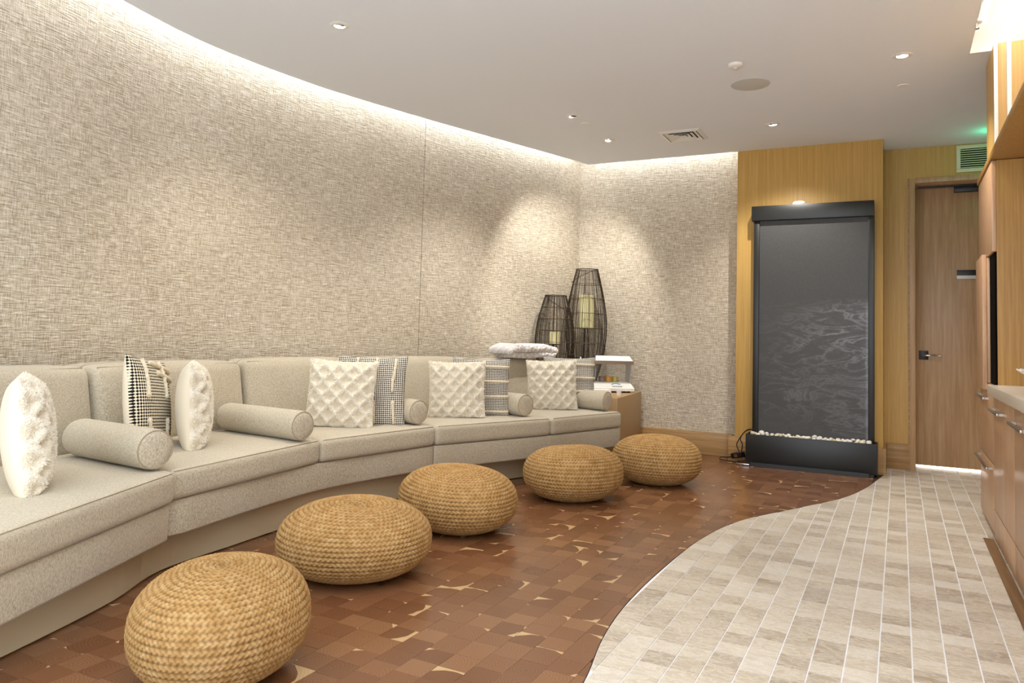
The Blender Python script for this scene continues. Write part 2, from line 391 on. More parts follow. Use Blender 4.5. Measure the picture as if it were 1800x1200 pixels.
# right wall and far room behind the door
tag(box('wall_right', (1.12, .8, 0), (1.22, 7.4, 3.2), M['oak']), 'oak panelled wall behind the cabinets', kind='structure')
hall = empty('wall_hall'); tag(hall, 'pale hall wall behind the closed door', kind='structure')
box('hall_back', (-.2, 8.6, -.02), (1.4, 8.66, 2.8), M['white'], hall); box('hall_floor', (-.2, 7.54, -.04), (1.4, 8.6, -.008), M['grout'], hall)
al = bpy.data.lights.new('hall_lamp', 'AREA'); al.energy = 25; al.size = .5; al.color = (1, .95, .88)
ao = bpy.data.objects.new('hall_lamp', al); COL.objects.link(ao); ao.location = (.6, 8.05, .6)

# door with its fittings
dr = empty('door_1', (.124, 7.483, 0)); tag(dr, 'tall veneered door with black lock plate, sign and closer', 'door', kind='structure')
def dbox(n, lo, hi, m, par=dr, **k):
    o = box(n, lo, hi, m, par, **k); return o
dbox('slab', (0, 0, .020), (.93, .045, 2.4455), M['doorwood'], bevel=.002)
hd = dbox('lock_plate', (.028, -.010, .932), (.100, 0, 1.010), M['black_plastic'], bevel=.002)
o = tube('lever', [(.062, -.010, .970), (.062, -.052, .970), (.075, -.058, .970), (.19, -.058, .970)], .009, M['chrome'], hd, n=10)
sg = dbox('sign_plate', (.318, -.008, 1.635), (.50, 0, 1.712), M['black_plastic'], bevel=.001)
box('sign_lower', (.318, -.0105, 1.635), (.50, -.008, 1.664), M['steel'], sg)
cl = dbox('closer', (.30, -.055, 2.385), (.62, 0, 2.432), M['black_plastic'], bevel=.004)
box('closer_arm', (.02, -.07, 2.430), (.60, -.05, 2.442), M['black_plastic'], cl)

# ceiling with cove slot, light recess and holes for the downlights
DL = [(-2.786, 3.185), (-2.24, 5.274), (-2.228, 6.036), (-.88, 6.056), (.018, 4.877)]
DL_ADDED = [(-2.4, 1.55), (-1.1, 1.5), (-.9, 3.0), (.0, 1.5), (.05, 2.9)]  # added downlights out of view, put in for fill light
ceil_poly = [tuple(p) for p in edge if p[1] > .8]+[(-1.29, 6.834), (-1.29, 7.40), (1.2, 7.40), (1.2, 5.0), (.366, 5.0), (.366, .8)]
ceil = prism('ceiling', ceil_poly, ZC, ZC+.09, M['ceiling']); tag(ceil, 'pale grey plaster ceiling following the curved wall', kind='structure')
def boolean_holes(o, holes, r, z0, z1):
    geos = []
    for (x, y) in holes:
        n = 32; v = [(x+r*math.cos(2*PI*i/n), y+r*math.sin(2*PI*i/n), z) for z in (z0, z1) for i in range(n)]
        f = [tuple(range(n))[::-1], tuple(range(n, 2*n))]+[(i, (i+1) % n, n+(i+1) % n, n+i) for i in range(n)]
        geos.append((v, f))
    v, f = join_geo(geos); c = mesh_obj('cutter', v, f, None)
    md = o.modifiers.new('b', 'BOOLEAN'); md.operation = 'DIFFERENCE'; md.object = c; md.solver = 'EXACT'
    dg = bpy.context.evaluated_depsgraph_get(); me = bpy.data.meshes.new_from_object(o.evaluated_get(dg))
    o.modifiers.clear(); o.data = me; bpy.data.objects.remove(c)
boolean_holes(ceil, [d for d in DL+DL_ADDED if not (d[0] > .36 and d[1] < 5)], .031, ZC-.05, ZC+.2)
# slot roof above the cove and the box of the light recess
out = offset_curve(edge, .3); cv = [tuple(p) for p in out]+[(-3.0, 7.16), (-1.2, 7.16), (-1.2, 6.7)]+[tuple(p) for p in offset_curve(edge, -.1)[::-1]]
tag(prism('ceiling_cove', cv, 3.02, 3.06, M['white']), 'white inside top of the lit ceiling cove', kind='structure')
rc = empty('ceiling_recess'); tag(rc, 'white recessed light box in the ceiling above the counter', kind='structure')
box('recess_top', (.30, .8, 3.05), (1.2, 5.06, 3.09), M['white'], rc); box('recess_end', (.3665, 4.996, ZC-.0005), (1.2, 4.9995, 3.05), M['white'], rc)
box('recess_side', (.30, .8, ZC+.0905), (.366, 5.0, 3.05), M['white'], rc); box('recess_lip', (.362, .8, ZC-.001), (.3665, 5.0, ZC+.09), M['white'], rc)
# cove LED strips (lamps of the room)
stc = offset_curve(edge, .135); v = []; f = []
for i, pnt in enumerate(stc):
    tn = offset_curve(edge, .160)[i]
    v += [(pnt[0], pnt[1], 2.90), (tn[0], tn[1], 2.90)]
for i in range(len(stc)-1): f.append((2*i, 2*i+1, 2*i+3, 2*i+2))
cl_ = mesh_obj('cove_light', v, f, M['cove']); tag(cl_, 'hidden white light strip in the cove above the curved wall', 'light strip')
cl2 = mesh_obj('cove_light', [(-2.75, 6.975, 2.90), (-1.31, 6.975, 2.90), (-1.31, 7.0, 2.90), (-2.75, 7.0, 2.90)], [(0, 1, 2, 3)], M['cove'])
tag(cl2, 'hidden white light strip in the cove above the back wall', 'light strip')
tag(tube('light_tube', [(.412, 4.76, 2.85), (.412, 2.2, 2.85)], .016, M['tube'], n=12), 'slim glowing tube in the ceiling recess over the counter', 'light tube')

# ---------------------------------------------------------------- floor
bcurve = [(-.70, 1.2), (-.80, 1.7), (-.85, 2.176), (-.919, 2.533), (-.956, 2.887), (-.962, 3.38), (-.933, 4.017), (-.83, 4.564), (-.581, 5.115), (-.349, 5.636), (-.226, 6.114), (-.151, 6.591), (-.118, 6.815), (-.098, 6.9), (-.098, 8.0)]
bc = smooth_curve(bcurve, 8)
def cx_at(y): return float(np.interp(y, bc[:, 1], bc[:, 0]))
fs = empty('floor_stone'); tag(fs, 'floor of small cream travertine tiles with white grout', kind='structure')
fw = empty('floor_wood'); tag(fw, 'glossy brown end-grain wood block floor', kind='structure')
ys = np.linspace(.2, 7.53, 120)
ys = ys[ys <= 7.53]
mesh_obj('grout_bed', [(cx_at(y), y, -.0035) for y in ys]+[(1.2, y, -.0035) for y in ys], [(i, i+len(ys), i+len(ys)+1, i+1) for i in range(len(ys)-1)], M['grout'], fs)
mesh_obj('joint_bed', [(-4.2, y, -.0022) for y in ys]+[(cx_at(y), y, -.0022) for y in ys], [(i, i+len(ys), i+len(ys)+1, i+1) for i in range(len(ys)-1)], M['groutdark'], fw)
box('screed', (-4.2, .2, -.10), (1.2, 7.53, -.004), M['groutdark'], fw)
def piece(x0, x1, y0, y1, side, th):
    """outline of one floor piece clipped on the curved border"""
    yy = np.linspace(y0, y1, 5)
    if side == 'R':
        L = [max(x0, cx_at(y)+.003) for y in yy]; R = [x1]*5
    else:
        L = [x0]*5; R = [min(x1, cx_at(y)-.002) for y in yy]
    ok = [i for i in range(5) if R[i]-L[i] > .004]
    if len(ok) < 2: return None
    if max(R[i]-L[i] for i in ok) < .012: return None
    full = all(abs(L[i]-x0) < 1e-6 and abs(R[i]-x1) < 1e-6 for i in range(5))
    if full: pl = [(x0, y0), (x1, y0), (x1, y1), (x0, y1)]
    elif side == 'R': pl = [(L[i], yy[i]) for i in ok[::-1]]+[(R[ok[0]], yy[ok[0]]), (R[ok[-1]], yy[ok[-1]])]
    else: pl = [(R[i], yy[i]) for i in ok]+[(L[ok[-1]], yy[ok[-1]]), (L[ok[0]], yy[ok[0]])]
    n = len(pl); dz = random.uniform(-.0003, .0003)
    v = [(a, b, dz) for a, b in pl]+[(a, b, -th) for a, b in pl]
    f = [tuple(range(n))]+[(i, n+i, n+(i+1) % n, (i+1) % n) for i in range(n)]
    return v, f
def lay(parent, name, rest, pieces, mat):
    def score(pc):
        c = np.mean(np.array(pc[0])[:, :2], axis=0)
        q = proj((c[0], c[1], 0)) if True else None
        vis = q[2] > .3 and -60 < q[0] < 1860 and 0 < q[1] < 1290
        # hidden under the sofa
        if mat is M['blocks'] and c[0] < np.interp(c[1], [1.2, 2.1, 3.2, 4.1, 5.0, 5.9, 6.9], [-2.3, -2.65, -2.8, -2.66, -2.3, -2.0, -2.2]): vis = False
        return (0 if vis else 1, q[2])
    pieces = sorted(pieces, key=score); geos = []; rg = []; rd = []
    for k, pc in enumerate(pieces):
        v, f = pc; c = np.mean(np.array(v), axis=0)
        if mat is M['blocks']:
            ctr = (c[0]+random.uniform(-.055, .055), c[1]+random.uniform(-.055, .055), 0.0)
        else: ctr = (random.uniform(0, 40), random.uniform(0, 40), random.uniform(0, 40))
        r = random.random()
        if k < 300:
            mesh_obj(name, v, f, mat, parent, attrs={'ring': ('FLOAT_VECTOR', [ctr]*len(v)), 'rnd': ('FLOAT', [r]*len(v))})
        else:
            geos.append((v, f)); rg += [ctr]*len(v); rd += [r]*len(v)
    v, f = join_geo(geos)
    tag(mesh_obj(rest, v, f, mat, parent, attrs={'ring': ('FLOAT_VECTOR', rg), 'rnd': ('FLOAT', rd)}), kind='stuff')
tp = []
sx_, sy_ = .0988, .1002
for i in range(-11, 13):
    for j in range(-28, 43):
        x0 = .036+i*sx_; y0 = 3.3216+j*sy_
        if y0 < .6 or y0 > 7.5 or x0 > .62: continue
        if cx_at(y0+.05) > x0+sx_: continue
        pc = piece(x0+.0024, x0+sx_-.0024, y0+.0022, y0+sy_-.0022, 'R', .006)
        if pc: tp.append(pc)
lay(fs, 'stone_tile', 'far_tiles', tp, M['tile'])
wp = []
for i in range(0, 34):
    x0 = -.9875-.1005*26+i*.1005
    if x0 < -3.2: continue
    stag = random.random()*.1
    y = .7+stag-.1
    while y < 7.0:
        L_ = random.choice((.095, .10, .105, .10, .12))
        if cx_at(y) > x0-.02 or cx_at(y+L_) > x0-.02:
            pc = piece(x0+.0004, x0+.1001, y+.0004, y+L_-.0004, 'L', .006)
            if pc: wp.append(pc)
        y += L_
lay(fw, 'wood_block', 'far_blocks', wp, M['blocks'])
# brown strip along the cabinet base
tag(box('floor_strip', (.408, 2.0, .0012), (.457, 4.92, .0045), M['strip']), 'narrow brown strip on the tiles along the cabinets', kind='structure')

# ================================================================= CEILING FITTINGS
dl_lab = ['round white downlight alone on the ceiling above the sofa front', 'white downlight with a dark centre near the small round cover plate',
          'small white downlight closest to the room corner', 'white downlight between the ceiling speaker and the fountain', 'bright white downlight closest to the cabinets']
M['lens_dim'] = plain('frosted_lens', '8d8a84', .3)
def downlight(x, y, label, dim=False):
    t = empty('downlight', (x, y, ZC)); tag(t, label, 'downlight', 'recessed ceiling downlights')
    n = 40; R = .056
    lathe('trim_ring', [(.029, -.001), (.031, -.005), (.050, -.004), (R, 0.0), (R, .002), (.029, .002), (.029, -.001)], M['white'], t, n=n, cap=False)
    lathe('baffle', [(.0305, -.001), (.0305, .06), (.0295, .06), (.0295, -.001)], M['black_plastic'], t, n=24, cap=False)
    lathe('lens', [(.024, .030), (.024, .034)], M['lens_dim'] if dim else M['bulb'], t, n=24)
    lathe('can', [(.0305, .058), (.0305, .062)], M['black_plastic'], t, n=24)
    return t
for (x, y), lb in zip(DL, dl_lab): downlight(x, y, lb, 'bright' not in lb and 'alone' not in lb)
for (x, y) in DL_ADDED: downlight(x, y, 'added white fill downlight in the ceiling, out of view')
WARM = (1, .96, .89)
tg = [(-3.4, 3.4, .6), (-2.9, 5.0, .5), (-2.98, 6.72, 1.5), (-.75, 6.75, .6), (.15, 5.9, 0)]
sp_ = [(62, 100, .8, (1, .90, .76)), (72, 100, .8, WARM), (66, 82, .5, WARM), (60, 100, .8, WARM), (75, 100, .8, WARM)]   # energy, cone, blend, tint
for (x, y), tt, (e, ang_, bl_, tint) in zip(DL, tg, sp_): spot('downlight_lamp', (x, y, ZC+.012), tt, e, ang_, bl_, tint, .03 if ang_ > 90 and bl_ > .7 and e in (62, 75) else .009)
for (x, y), e in zip(DL_ADDED, (26, 34, 50, 34, 40)): spot('downlight_lamp', (x, y, ZC+.012), (x-.2, y+.3, 0), e, 120, .9, (1, .97, .92), .04)  # fill light from the added downlights

def disc_thing(name, x, y, prof, mat, label, cat, group=None):
    o = lathe(name, prof, mat, None, n=48); o.location = (x, y, ZC); return tag(o, label, cat, group)
disc_thing('ceiling_cover_plate', -2.233, 5.494, [(.001, -.006), (.033, -.006), (.036, -.003), (.036, .001)], M['white'], 'small blank round plate beside the dark-centred downlight', 'cover plate', 'blank ceiling plates')
disc_thing('ceiling_cover_plate', .027, 5.455, [(.001, -.006), (.033, -.006), (.036, -.003), (.036, .001)], M['white'], 'small blank round plate beside the bright downlight near the cabinets', 'cover plate', 'blank ceiling plates')
sp = empty('ceiling_speaker', (-.877, 5.051, ZC)); tag(sp, 'flat round grey speaker grille set in the ceiling', 'speaker')
lathe('grille', [(.001, -.004), (.120, -.004), (.124, -.003), (.1255, .001)], M['grey_grille'], sp, n=64)
lathe('centre_stud', [(.001, -.0055), (.004, -.005), (.004, -.003)], M['steel'], sp, n=12)
sd = empty('smoke_detector', (-.896, 4.647, ZC)); tag(sd, 'small white smoke detector with a grey nub by the ceiling speaker', 'detector')
lathe('base', [(.012, -.022), (.036, -.022), (.044, -.016), (.046, .001)], M['white_plastic'], sd)
lathe('sensor', [(.002, -.034), (.010, -.033), (.013, -.022)], M['grey_grille'], sd, n=20)
s2 = empty('sprinkler', (.376, 4.66, ZC+.06)); tag(s2, 'white sprinkler head hanging at the end of the ceiling light recess', 'sprinkler')
lathe('escutcheon', [(.008, -.01), (.03, -.01), (.033, .0)], M['white_plastic'], s2, n=24); lathe('head', [(.012, -.045), (.012, -.04), (.004, -.04), (.006, -.01)], M['steel'], s2, n=16)
# square diffuser
vt_ = empty('ceiling_vent', (-1.600, 6.122, ZC), .0); tag(vt_, 'square white ceiling air diffuser with nested louvres', 'vent')
def frame_ring(name, ro, ri, zo, zi, mat, par, th=.003):
    v = []; 
    for r, z in ((ro, zo), (ri, zi), (ri, zi+th), (ro, zo+th)):
        v += [(-r, -r, z), (r, -r, z), (r, r, z), (-r, r, z)]
    f = []
    for a in range(4):
        b = (a+1) % 4
        for i in range(4): f.append((a*4+i, a*4+(i+1) % 4, b*4+(i+1) % 4, b*4+i))
    return fixn(mesh_obj(name, v, f, mat, par))
frame_ring('frame', .172, .142, -.002, -.013, M['white'], vt_)
for a, b in ((.104, .134), (.068, .098), (.034, .062)): frame_ring('louvre', b, a, -.013, -.004, M['white'], vt_, .002)
frame_ring('louvre', .030, .001, -.012, -.012, M['white'], vt_, .002)
box('duct', (-.141, -.141, -.0016), (.141, .141, -.0004), M['ventdark'], vt_)

# wall grille above the door
g = empty('wall_vent', (.43, 7.25, 2.514)); tag(g, 'cream metal wall grille with dark horizontal slots above the door', 'vent')
W_, H_ = .36, .228
for n_, lo, hi in (('frame', (0, -.012, 0), (W_, 0, .030)), ('frame', (0, -.012, H_-.030), (W_, 0, H_)), ('frame', (0, -.012, .0302), (.030, 0, H_-.0302)), ('frame', (W_-.03, -.012, .0302), (W_, 0, H_-.0302))): box(n_, lo, hi, M['ventgreen'], g, bevel=.002)
box('duct', (.03, -.0022, .03), (W_-.03, -.0012, H_-.03), M['ventdark'], g)
for k in range(9):
    z = .036+k*.0185
    fixn(mesh_obj('slat', [(.031, -.010, z), (W_-.031, -.010, z), (W_-.031, -.003, z+.008), (.031, -.003, z+.008), (.031, -.009, z-.002), (W_-.031, -.009, z-.002), (W_-.031, -.003, z+.005), (.031, -.003, z+.005)],
             [(0, 1, 2, 3), (4, 5, 6, 7), (0, 1, 5, 4), (3, 2, 6, 7), (0, 3, 7, 4), (1, 2, 6, 5)], M['ventgreen'], g))
# green lit sign out of sight behind the cabinet
ex = empty('hidden_green_sign', (.80, 7.02, 2.52)); tag(ex, 'green lit sign box hidden behind the tall cabinet', 'sign')
box('case', (-.12, 0, 0), (.12, .03, .16), M['white_plastic'], ex, bevel=.004); box('lit_face', (-.10, -.003, .03), (.10, -.0005, .13), M['green'], ex)
gl = bpy.data.lights.new('green_sign_lamp', 'POINT'); gl.energy = .5; gl.color = (.05, 1, .5); gl.shadow_soft_size = .03
go = bpy.data.objects.new('green_sign_lamp', gl); COL.objects.link(go); go.location = (.66, 6.84, 2.665)

# ================================================================= SOFA
def rbox(name, corners, z0, z1, r, mat, parent=None, crown=0.0, n=(14, 14, 5), post=None):
    """rounded cushion over a plan quad: corners = front-start, front-end, back-end, back-start"""
    A, B, Cc, D = [np.array(c, float) for c in corners]
    a = (np.linalg.norm(B-A)+np.linalg.norm(Cc-D))/4; b = (np.linalg.norm(D-A)+np.linalg.norm(Cc-B))/4; c = (z1-z0)/2
    hs = np.array([a, b, c])
    def ticks(h, m):
        rr = min(r, h*.98); e = [h-rr*(1-math.sin(q)) if False else h-rr+rr*math.sin(q) for q in np.linspace(0, PI/2, 5)]
        core = list(np.linspace(-(h-rr), h-rr, m+1)); return np.array([-x for x in e[1:][::-1]]+core+e[1:])
    T = [ticks(hs[i], n[i]) for i in range(3)]
    V = []; Fc = []; idx = {}
    def vid(p):
        k = tuple(np.round(p, 6))
        if k not in idx: idx[k] = len(V); V.append(np.array(p))
        return idx[k]
    for ax in range(3):
        u, w_ = [i for i in range(3) if i != ax]
        for s in (-1, 1):
            for i in range(len(T[u])-1):
                for j in range(len(T[w_])-1):
                    q = []
                    for (ii, jj) in ((i, j), (i+1, j), (i+1, j+1), (i, j+1)):
                        p = [0, 0, 0]; p[ax] = s*hs[ax]; p[u] = T[u][ii]; p[w_] = T[w_][jj]; q.append(vid(p))
                    flip = (s > 0) ^ (ax == 1)
                    Fc.append(q if flip else q[::-1])
    out = []
    for p in V:
        inn = np.clip(p, -(hs-np.minimum(r, hs*.98)), hs-np.minimum(r, hs*.98)); d = p-inn; L = np.linalg.norm(d)
        if L > 1e-9: p = inn+d/L*min(r, L) if L > r else p
        x, y, z = p/hs
        zz = (z0+z1)/2+p[2]
        zz += crown*max(0, 1-x**4)*max(0, 1-y**4)*(1 if z > 0 else 0)*max(0, z)
        fx, fy = (x+1)/2, (y+1)/2
        P = A*(1-fx)*(1-fy)+B*fx*(1-fy)+Cc*fx*fy+D*(1-fx)*fy
        q = (P[0], P[1], zz)
        if post: q = post(q, x, y, z)
        out.append(q)
    return mesh_obj(name, out, Fc, mat, parent, smooth=True)
Fp = [(-2.24, 1.14), (-2.655, 2.11), (-2.80, 3.17), (-2.655, 4.09), (-2.265, 5.03), (-2.01, 5.86)]
Gp = [(-3.02, 1.06), (-3.37, 2.29), (-3.475, 3.31), (-3.36, 4.25), (-3.03, 5.31), (-2.80, 5.99)]
def vsub(a, b): return (a[0]-b[0], a[1]-b[1])
def lerp2(a, b, t_): return (a[0]+(b[0]-a[0])*t_, a[1]+(b[1]-a[1])*t_)
def unit(v): L = math.hypot(*v); return (v[0]/L, v[1]/L)
def add2(a, b, s): return (a[0]+b[0]*s, a[1]+b[1]*s)
sofa = empty('curved_sofa', (0, 0, 0)); tag(sofa, 'long curved sectional sofa in beige linen along the woven wall', 'sofa')
def wall_in(y, d): return (float(np.interp(y, wallc[:, 1], wallc[:, 0]))+d, y)
for i in range(5):
    f0, f1, g0, g1 = Fp[i], Fp[i+1], Gp[i], Gp[i+1]
    if i == 0: f0, f1 = (-2.205, 1.14), (-2.63, 2.115)
    e = unit(vsub(f1, f0)); nrm = (e[1], -e[0])
    f0s, f1s = add2(add2(f0, e, .003), nrm, .018), add2(add2(f1, e, -.003), nrm, .018)
    gb0, gb1 = add2(g0, nrm, -.10), add2(g1, nrm, -.10)
    gb0 = add2(gb0, e, .003); gb1 = add2(gb1, e, -.003)
    sc = rbox('seat_cushion', (f0s, f1s, gb1, gb0), .325, .452, .032, M['linen'], sofa, crown=.012, n=(18, 12, 3))
    # stitched seam round the front top edge
    ins = .010
    tube('seam', [(*add2(add2(f0s, e, .02), nrm, -ins), .4465), (*add2(lerp2(f0s, f1s, .5), nrm, -ins), .4475), (*add2(add2(f1s, e, -.02), nrm, -ins), .4465)], 0.0016, M['seam'], sc, n=5)
    # back cushion
    top = (.838, .838, .845, .848, .835)[i]; th = (.27, .30, .27, .25, .22)[i]
    ee = unit(vsub(g1, g0)); nb = (ee[1], -ee[0])
    b0, b1 = add2(g0, ee, .004), add2(g1, ee, -.004)
    r0, r1 = add2(b0, nb, -th), add2(b1, nb, -th)
    def lean(q, x, y, z, nb=nb):
        k = (q[2]-.44)*.16*(1 if y < 0 else .35)
        bul = .018*max(0, 1-x*x)*max(0, 1-z*z) if y < -.5 else 0
        return (q[0]-nb[0]*k+nb[0]*bul, q[1]-nb[1]*k+nb[1]*bul, q[2])
    bcn = rbox('back_cushion', (b0, b1, r1, r0), .435, top, .045, M['linen'], sofa, crown=.016, n=(18, 6, 8), post=lean)
    kk = (top-.45)*.16
    pts = []
    for tt in np.linspace(.03, .97, 9):
        p = lerp2(b0, b1, tt); pts.append((p[0]-nb[0]*(kk+.020), p[1]-nb[1]*(kk+.020), top-.010+(.006 if 0 < tt < 1 else 0)))
    p0 = (pts[0][0]-ee[0]*.006+nb[0]*.02, pts[0][1]-ee[1]*.006+nb[1]*.02, top-.08); pN = (pts[-1][0]+ee[0]*.006+nb[0]*.02, pts[-1][1]+ee[1]*.006+nb[1]*.02, top-.08)
    tube('seam', [p0]+pts+[pN], .0020, M['seam'], bcn, n=5)
# end piece of the back, partly under the throw
ee = unit(vsub(Gp[5], Gp[4])); nb = (ee[1], -ee[0]); e0 = add2(Gp[5], ee, .006); e1 = add2(Gp[5], ee, .13)
rbox('back_cushion', (e0, e1, add2(e1, nb, -.2), add2(e0, nb, -.2)), .435, .822, .04, M['linen'], sofa, crown=.012, n=(6, 6, 8))
# upholstered base rails and the plinth below
def ribbon_prism(name, front, back, z0, z1, mat, parent, bevel=.012):
    poly = list(front)+list(back)[::-1]; return prism(name, poly, z0, z1, mat, parent, bevel=bevel, seg=3)
def base(idx, ext=0.0, shift=0.0):
    fr = [Fp[k] for k in idx]; frs = smooth_curve(fr, 6) if len(fr) > 2 else np.array(fr)
    gr = [add2(Gp[k], (-1, 0), .06) for k in idx]; grs = smooth_curve(gr, 6) if len(gr) > 2 else np.array(gr)
    return frs, grs
ee0 = unit(vsub(Fp[1], Fp[0])); n0 = (ee0[1], -ee0[0])
ribbon_prism('base_rail', [(-2.215, 1.14), (-2.635, 2.112)], [(-3.1, 1.02), (-3.4, 2.14)], .172, .322, M['linen'], sofa)
f_, g_ = base([1, 2, 3]); f_[0] = (-2.685, 2.125); ribbon_prism('base_rail', [tuple(p) for p in f_], [tuple(p) for p in g_], .172, .322, M['linen'], sofa)
f_, g_ = base([3, 4, 5]); f_[0] = (f_[0][0]+.002, f_[0][1]+.005); ribbon_prism('base_rail', [tuple(p) for p in f_], [tuple(p) for p in g_], .172, .322, M['linen'], sofa)
kf = smooth_curve([(-2.40, 1.14), (-2.50, 1.5), (-2.63, 1.88), (-2.79, 2.20), (-2.83, 2.6), (-2.86, 3.2), (-2.76, 4.1), (-2.47, 5.02), (-2.235, 5.75)], 5)
kb = smooth_curve([(-3.0, 1.05), (-3.1, 1.5), (-3.2, 1.9), (-3.3, 2.2), (-3.35, 2.6), (-3.4, 3.2), (-3.25, 4.1), (-3.0, 5.0), (-2.8, 5.75)], 5)
prism('plinth', [tuple(p) for p in kf]+[tuple(p) for p in kb[::-1]], .006, .171, M['kick'], sofa)
kf2 = offset_curve(kf, .012); prism('plinth_shadow_gap', [tuple(p) for p in kf2]+[tuple(p) for p in kb[::-1]], .0015, .006, M['black_plastic'], sofa)  # black strip standing for the shadow gap under the plinth

# bolsters at the joints
def bolster(front, back, label, r=.079, z=None):
    f_ = Vector((*front, 0)); b_ = Vector((*back, 0)); L = (b_-f_).length; d = (b_-f_).normalized()
    z = .462+r if z is None else z
    t = empty('bolster_cushion', (front[0], front[1], z), math.atan2(d.y, d.x)); tag(t, label, 'bolster', 'bolsters on the sofa joints')
    prof = [(.002, -.002), (r*.5, -.001), (r*.88, .004), (r*.97, .012), (r, .03), (r*1.005, L*.5), (r, L-.04), (r*.93, L-.015), (r*.8, L-.003), (.002, L)]
    n = 40; v = []; fc = []
    for (rr, x) in prof:
        for i in range(n): v.append((x, rr*math.cos(2*PI*i/n), rr*math.sin(2*PI*i/n)))
    for j in range(len(prof)-1):
        for i in range(n): fc.append((j*n+i, (j+1)*n+i, (j+1)*n+(i+1) % n, j*n+(i+1) % n))
    fixn(mesh_obj('body', v, fc, M['linen'], t, True))
    tube('piping', [(.006, r*.93*math.cos(a), r*.93*math.sin(a)) for a in np.linspace(0, 2*PI, 40, endpoint=False)], .0028, M['seam'], t, n=6, closed=True)
    return t
bl = ['beige bolster nearest the camera, in front of the black weave pillow', 'beige bolster lying beside the second fluffy pillow seen edge-on', 'beige bolster behind the vertically striped grey pillow',
      'beige bolster between the two horizontally banded grey pillows', 'beige bolster at the far sofa end beside the tan cabinet']
bolster((-2.66, 2.055), (-3.24, 2.10), bl[0], .082)
bolster((-2.775, 3.02), (-3.42, 3.08), bl[1], .078)
bolster((-2.715, 4.00), (-3.30, 4.16), bl[2], .078)
bolster((-2.40, 4.90), (-2.98, 5.12), bl[3], .080)
bolster((-2.08, 5.74), (-2.72, 5.84), bl[4], .078)

# pillows -----------------------------------------------------------------
PW = .44; SINK = .03      # the lower edge is pressed flat on the seat
def pillow_half(n, T, sgn, w=PW, h=PW, bumpf=None):
    us = np.sin(np.linspace(-PI/2, PI/2, n+1)); v = []; uvs = []
    for b in us:
        for a in us:
            x = w/2*a*(1-.07*(1-b*b)*a*a); z = h/2+h/2*b*(1-.07*(1-a*a)*b*b)
            th = T*((1-a*a)**.42)*((1-b*b)**.42)
            if bumpf: th += (bumpf(x, z-h/2)+rng.normal(0, .0012))*min(1, 3*(1-a*a))*min(1, 3*(1-b*b))
            v.append((x, sgn*th, max(z-SINK, 0.0))); uvs.append((x+1, z+1))
    m = n+1; f = [(j*m+i, j*m+i+1, (j+1)*m+i+1, (j+1)*m+i) for j in range(n) for i in range(n)]
    if sgn > 0: f = [q[::-1] for q in f]
    return v, f, uvs
LAT = .094
def lat_d(x, z):
    """distance to the nearest line of the diamond lattice"""
    a = (x+z*.95)/LAT+.3; b = (x-z*.95)/LAT
    return min(abs(a-round(a)), abs(b-round(b)))*LAT*.72
def tuft_bump(x, z): return .024*math.exp(-(lat_d(x, z)/.0145)**2)
tuft_meshes = {}
def fluffy(loc, yaw, lean_, label, roll=0.0, sc=1.0, cut=False, T=.08):
    t = empty('fluffy_pillow', loc, 0); t.rotation_euler = Matrix.Rotation(yaw, 3, 'Z').to_4x4().to_3x3().__matmul__(Matrix.Rotation(lean_, 3, 'X')).__matmul__(Matrix.Rotation(roll, 3, 'Y')).to_euler()
    t.scale = (sc*1.01, sc, sc*1.06); tag(t, label, 'pillow', 'cream tufted pillows')
    if 'f' not in tuft_meshes:
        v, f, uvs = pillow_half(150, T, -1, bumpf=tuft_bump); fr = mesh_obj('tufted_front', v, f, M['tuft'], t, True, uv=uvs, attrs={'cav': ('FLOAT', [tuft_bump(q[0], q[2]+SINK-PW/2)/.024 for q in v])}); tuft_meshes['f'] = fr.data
        v, f, uvs = pillow_half(24, T*.95, 1); bk_ = mesh_obj('plain_back', v, f, M['cotton'], t, True, uv=uvs); tuft_meshes['b'] = bk_.data
        # pile: short fibre blades along the ridges and the edges
        V = []; Fc = []; R = np.random.default_rng(3); cnt = 0
        while cnt < 9000:
            a, b = R.uniform(-.995, .995, 2)
            x = PW/2*a*(1-.07*(1-b*b)*a*a); z = PW/2*b*(1-.07*(1-a*a)*b*b); dl = lat_d(x, z); edge_ = max(abs(a), abs(b)) > .95
            if not edge_ and R.uniform() > math.exp(-(dl/.009)**2)+.01: continue
            y = -(T*((1-a*a)**.42)*((1-b*b)**.42)+tuft_bump(x, z)*min(1, 3*(1-a*a))*min(1, 3*(1-b*b)))
            nrm = np.array([x*.9, -.16, z*.9]); nrm /= np.linalg.norm(nrm)
            d = nrm+R.normal(0, .55, 3); d /= np.linalg.norm(d)
            if d[1] > .25: d[1] *= -1
            L = R.uniform(.005, .010); s = np.cross(d, R.normal(0, 1, 3)); s /= np.linalg.norm(s)+1e-9; wd = R.uniform(.0018, .0034)
            p = np.array([x, y, max(z+PW/2-SINK, .004)]); o = len(V)
            if p[2] < .02: d[2] = abs(d[2])
            V += [p-s*wd-d*.002, p+s*wd-d*.002, p+d*L+s*wd*.4, p+d*L-s*wd*.4]; Fc.append((o, o+1, o+2, o+3)); cnt += 1
        tuft_meshes['p'] = tag(mesh_obj('pile', V, Fc, M['pile'], t), kind='stuff').data
    else:
        for nm, k in (('tufted_front', 'f'), ('plain_back', 'b'), ('pile', 'p')):
            o = bpy.data.objects.new(nm, tuft_meshes[k]); COL.objects.link(o); o.parent = t
            if k == 'p': o['kind'] = 'stuff'
    return t
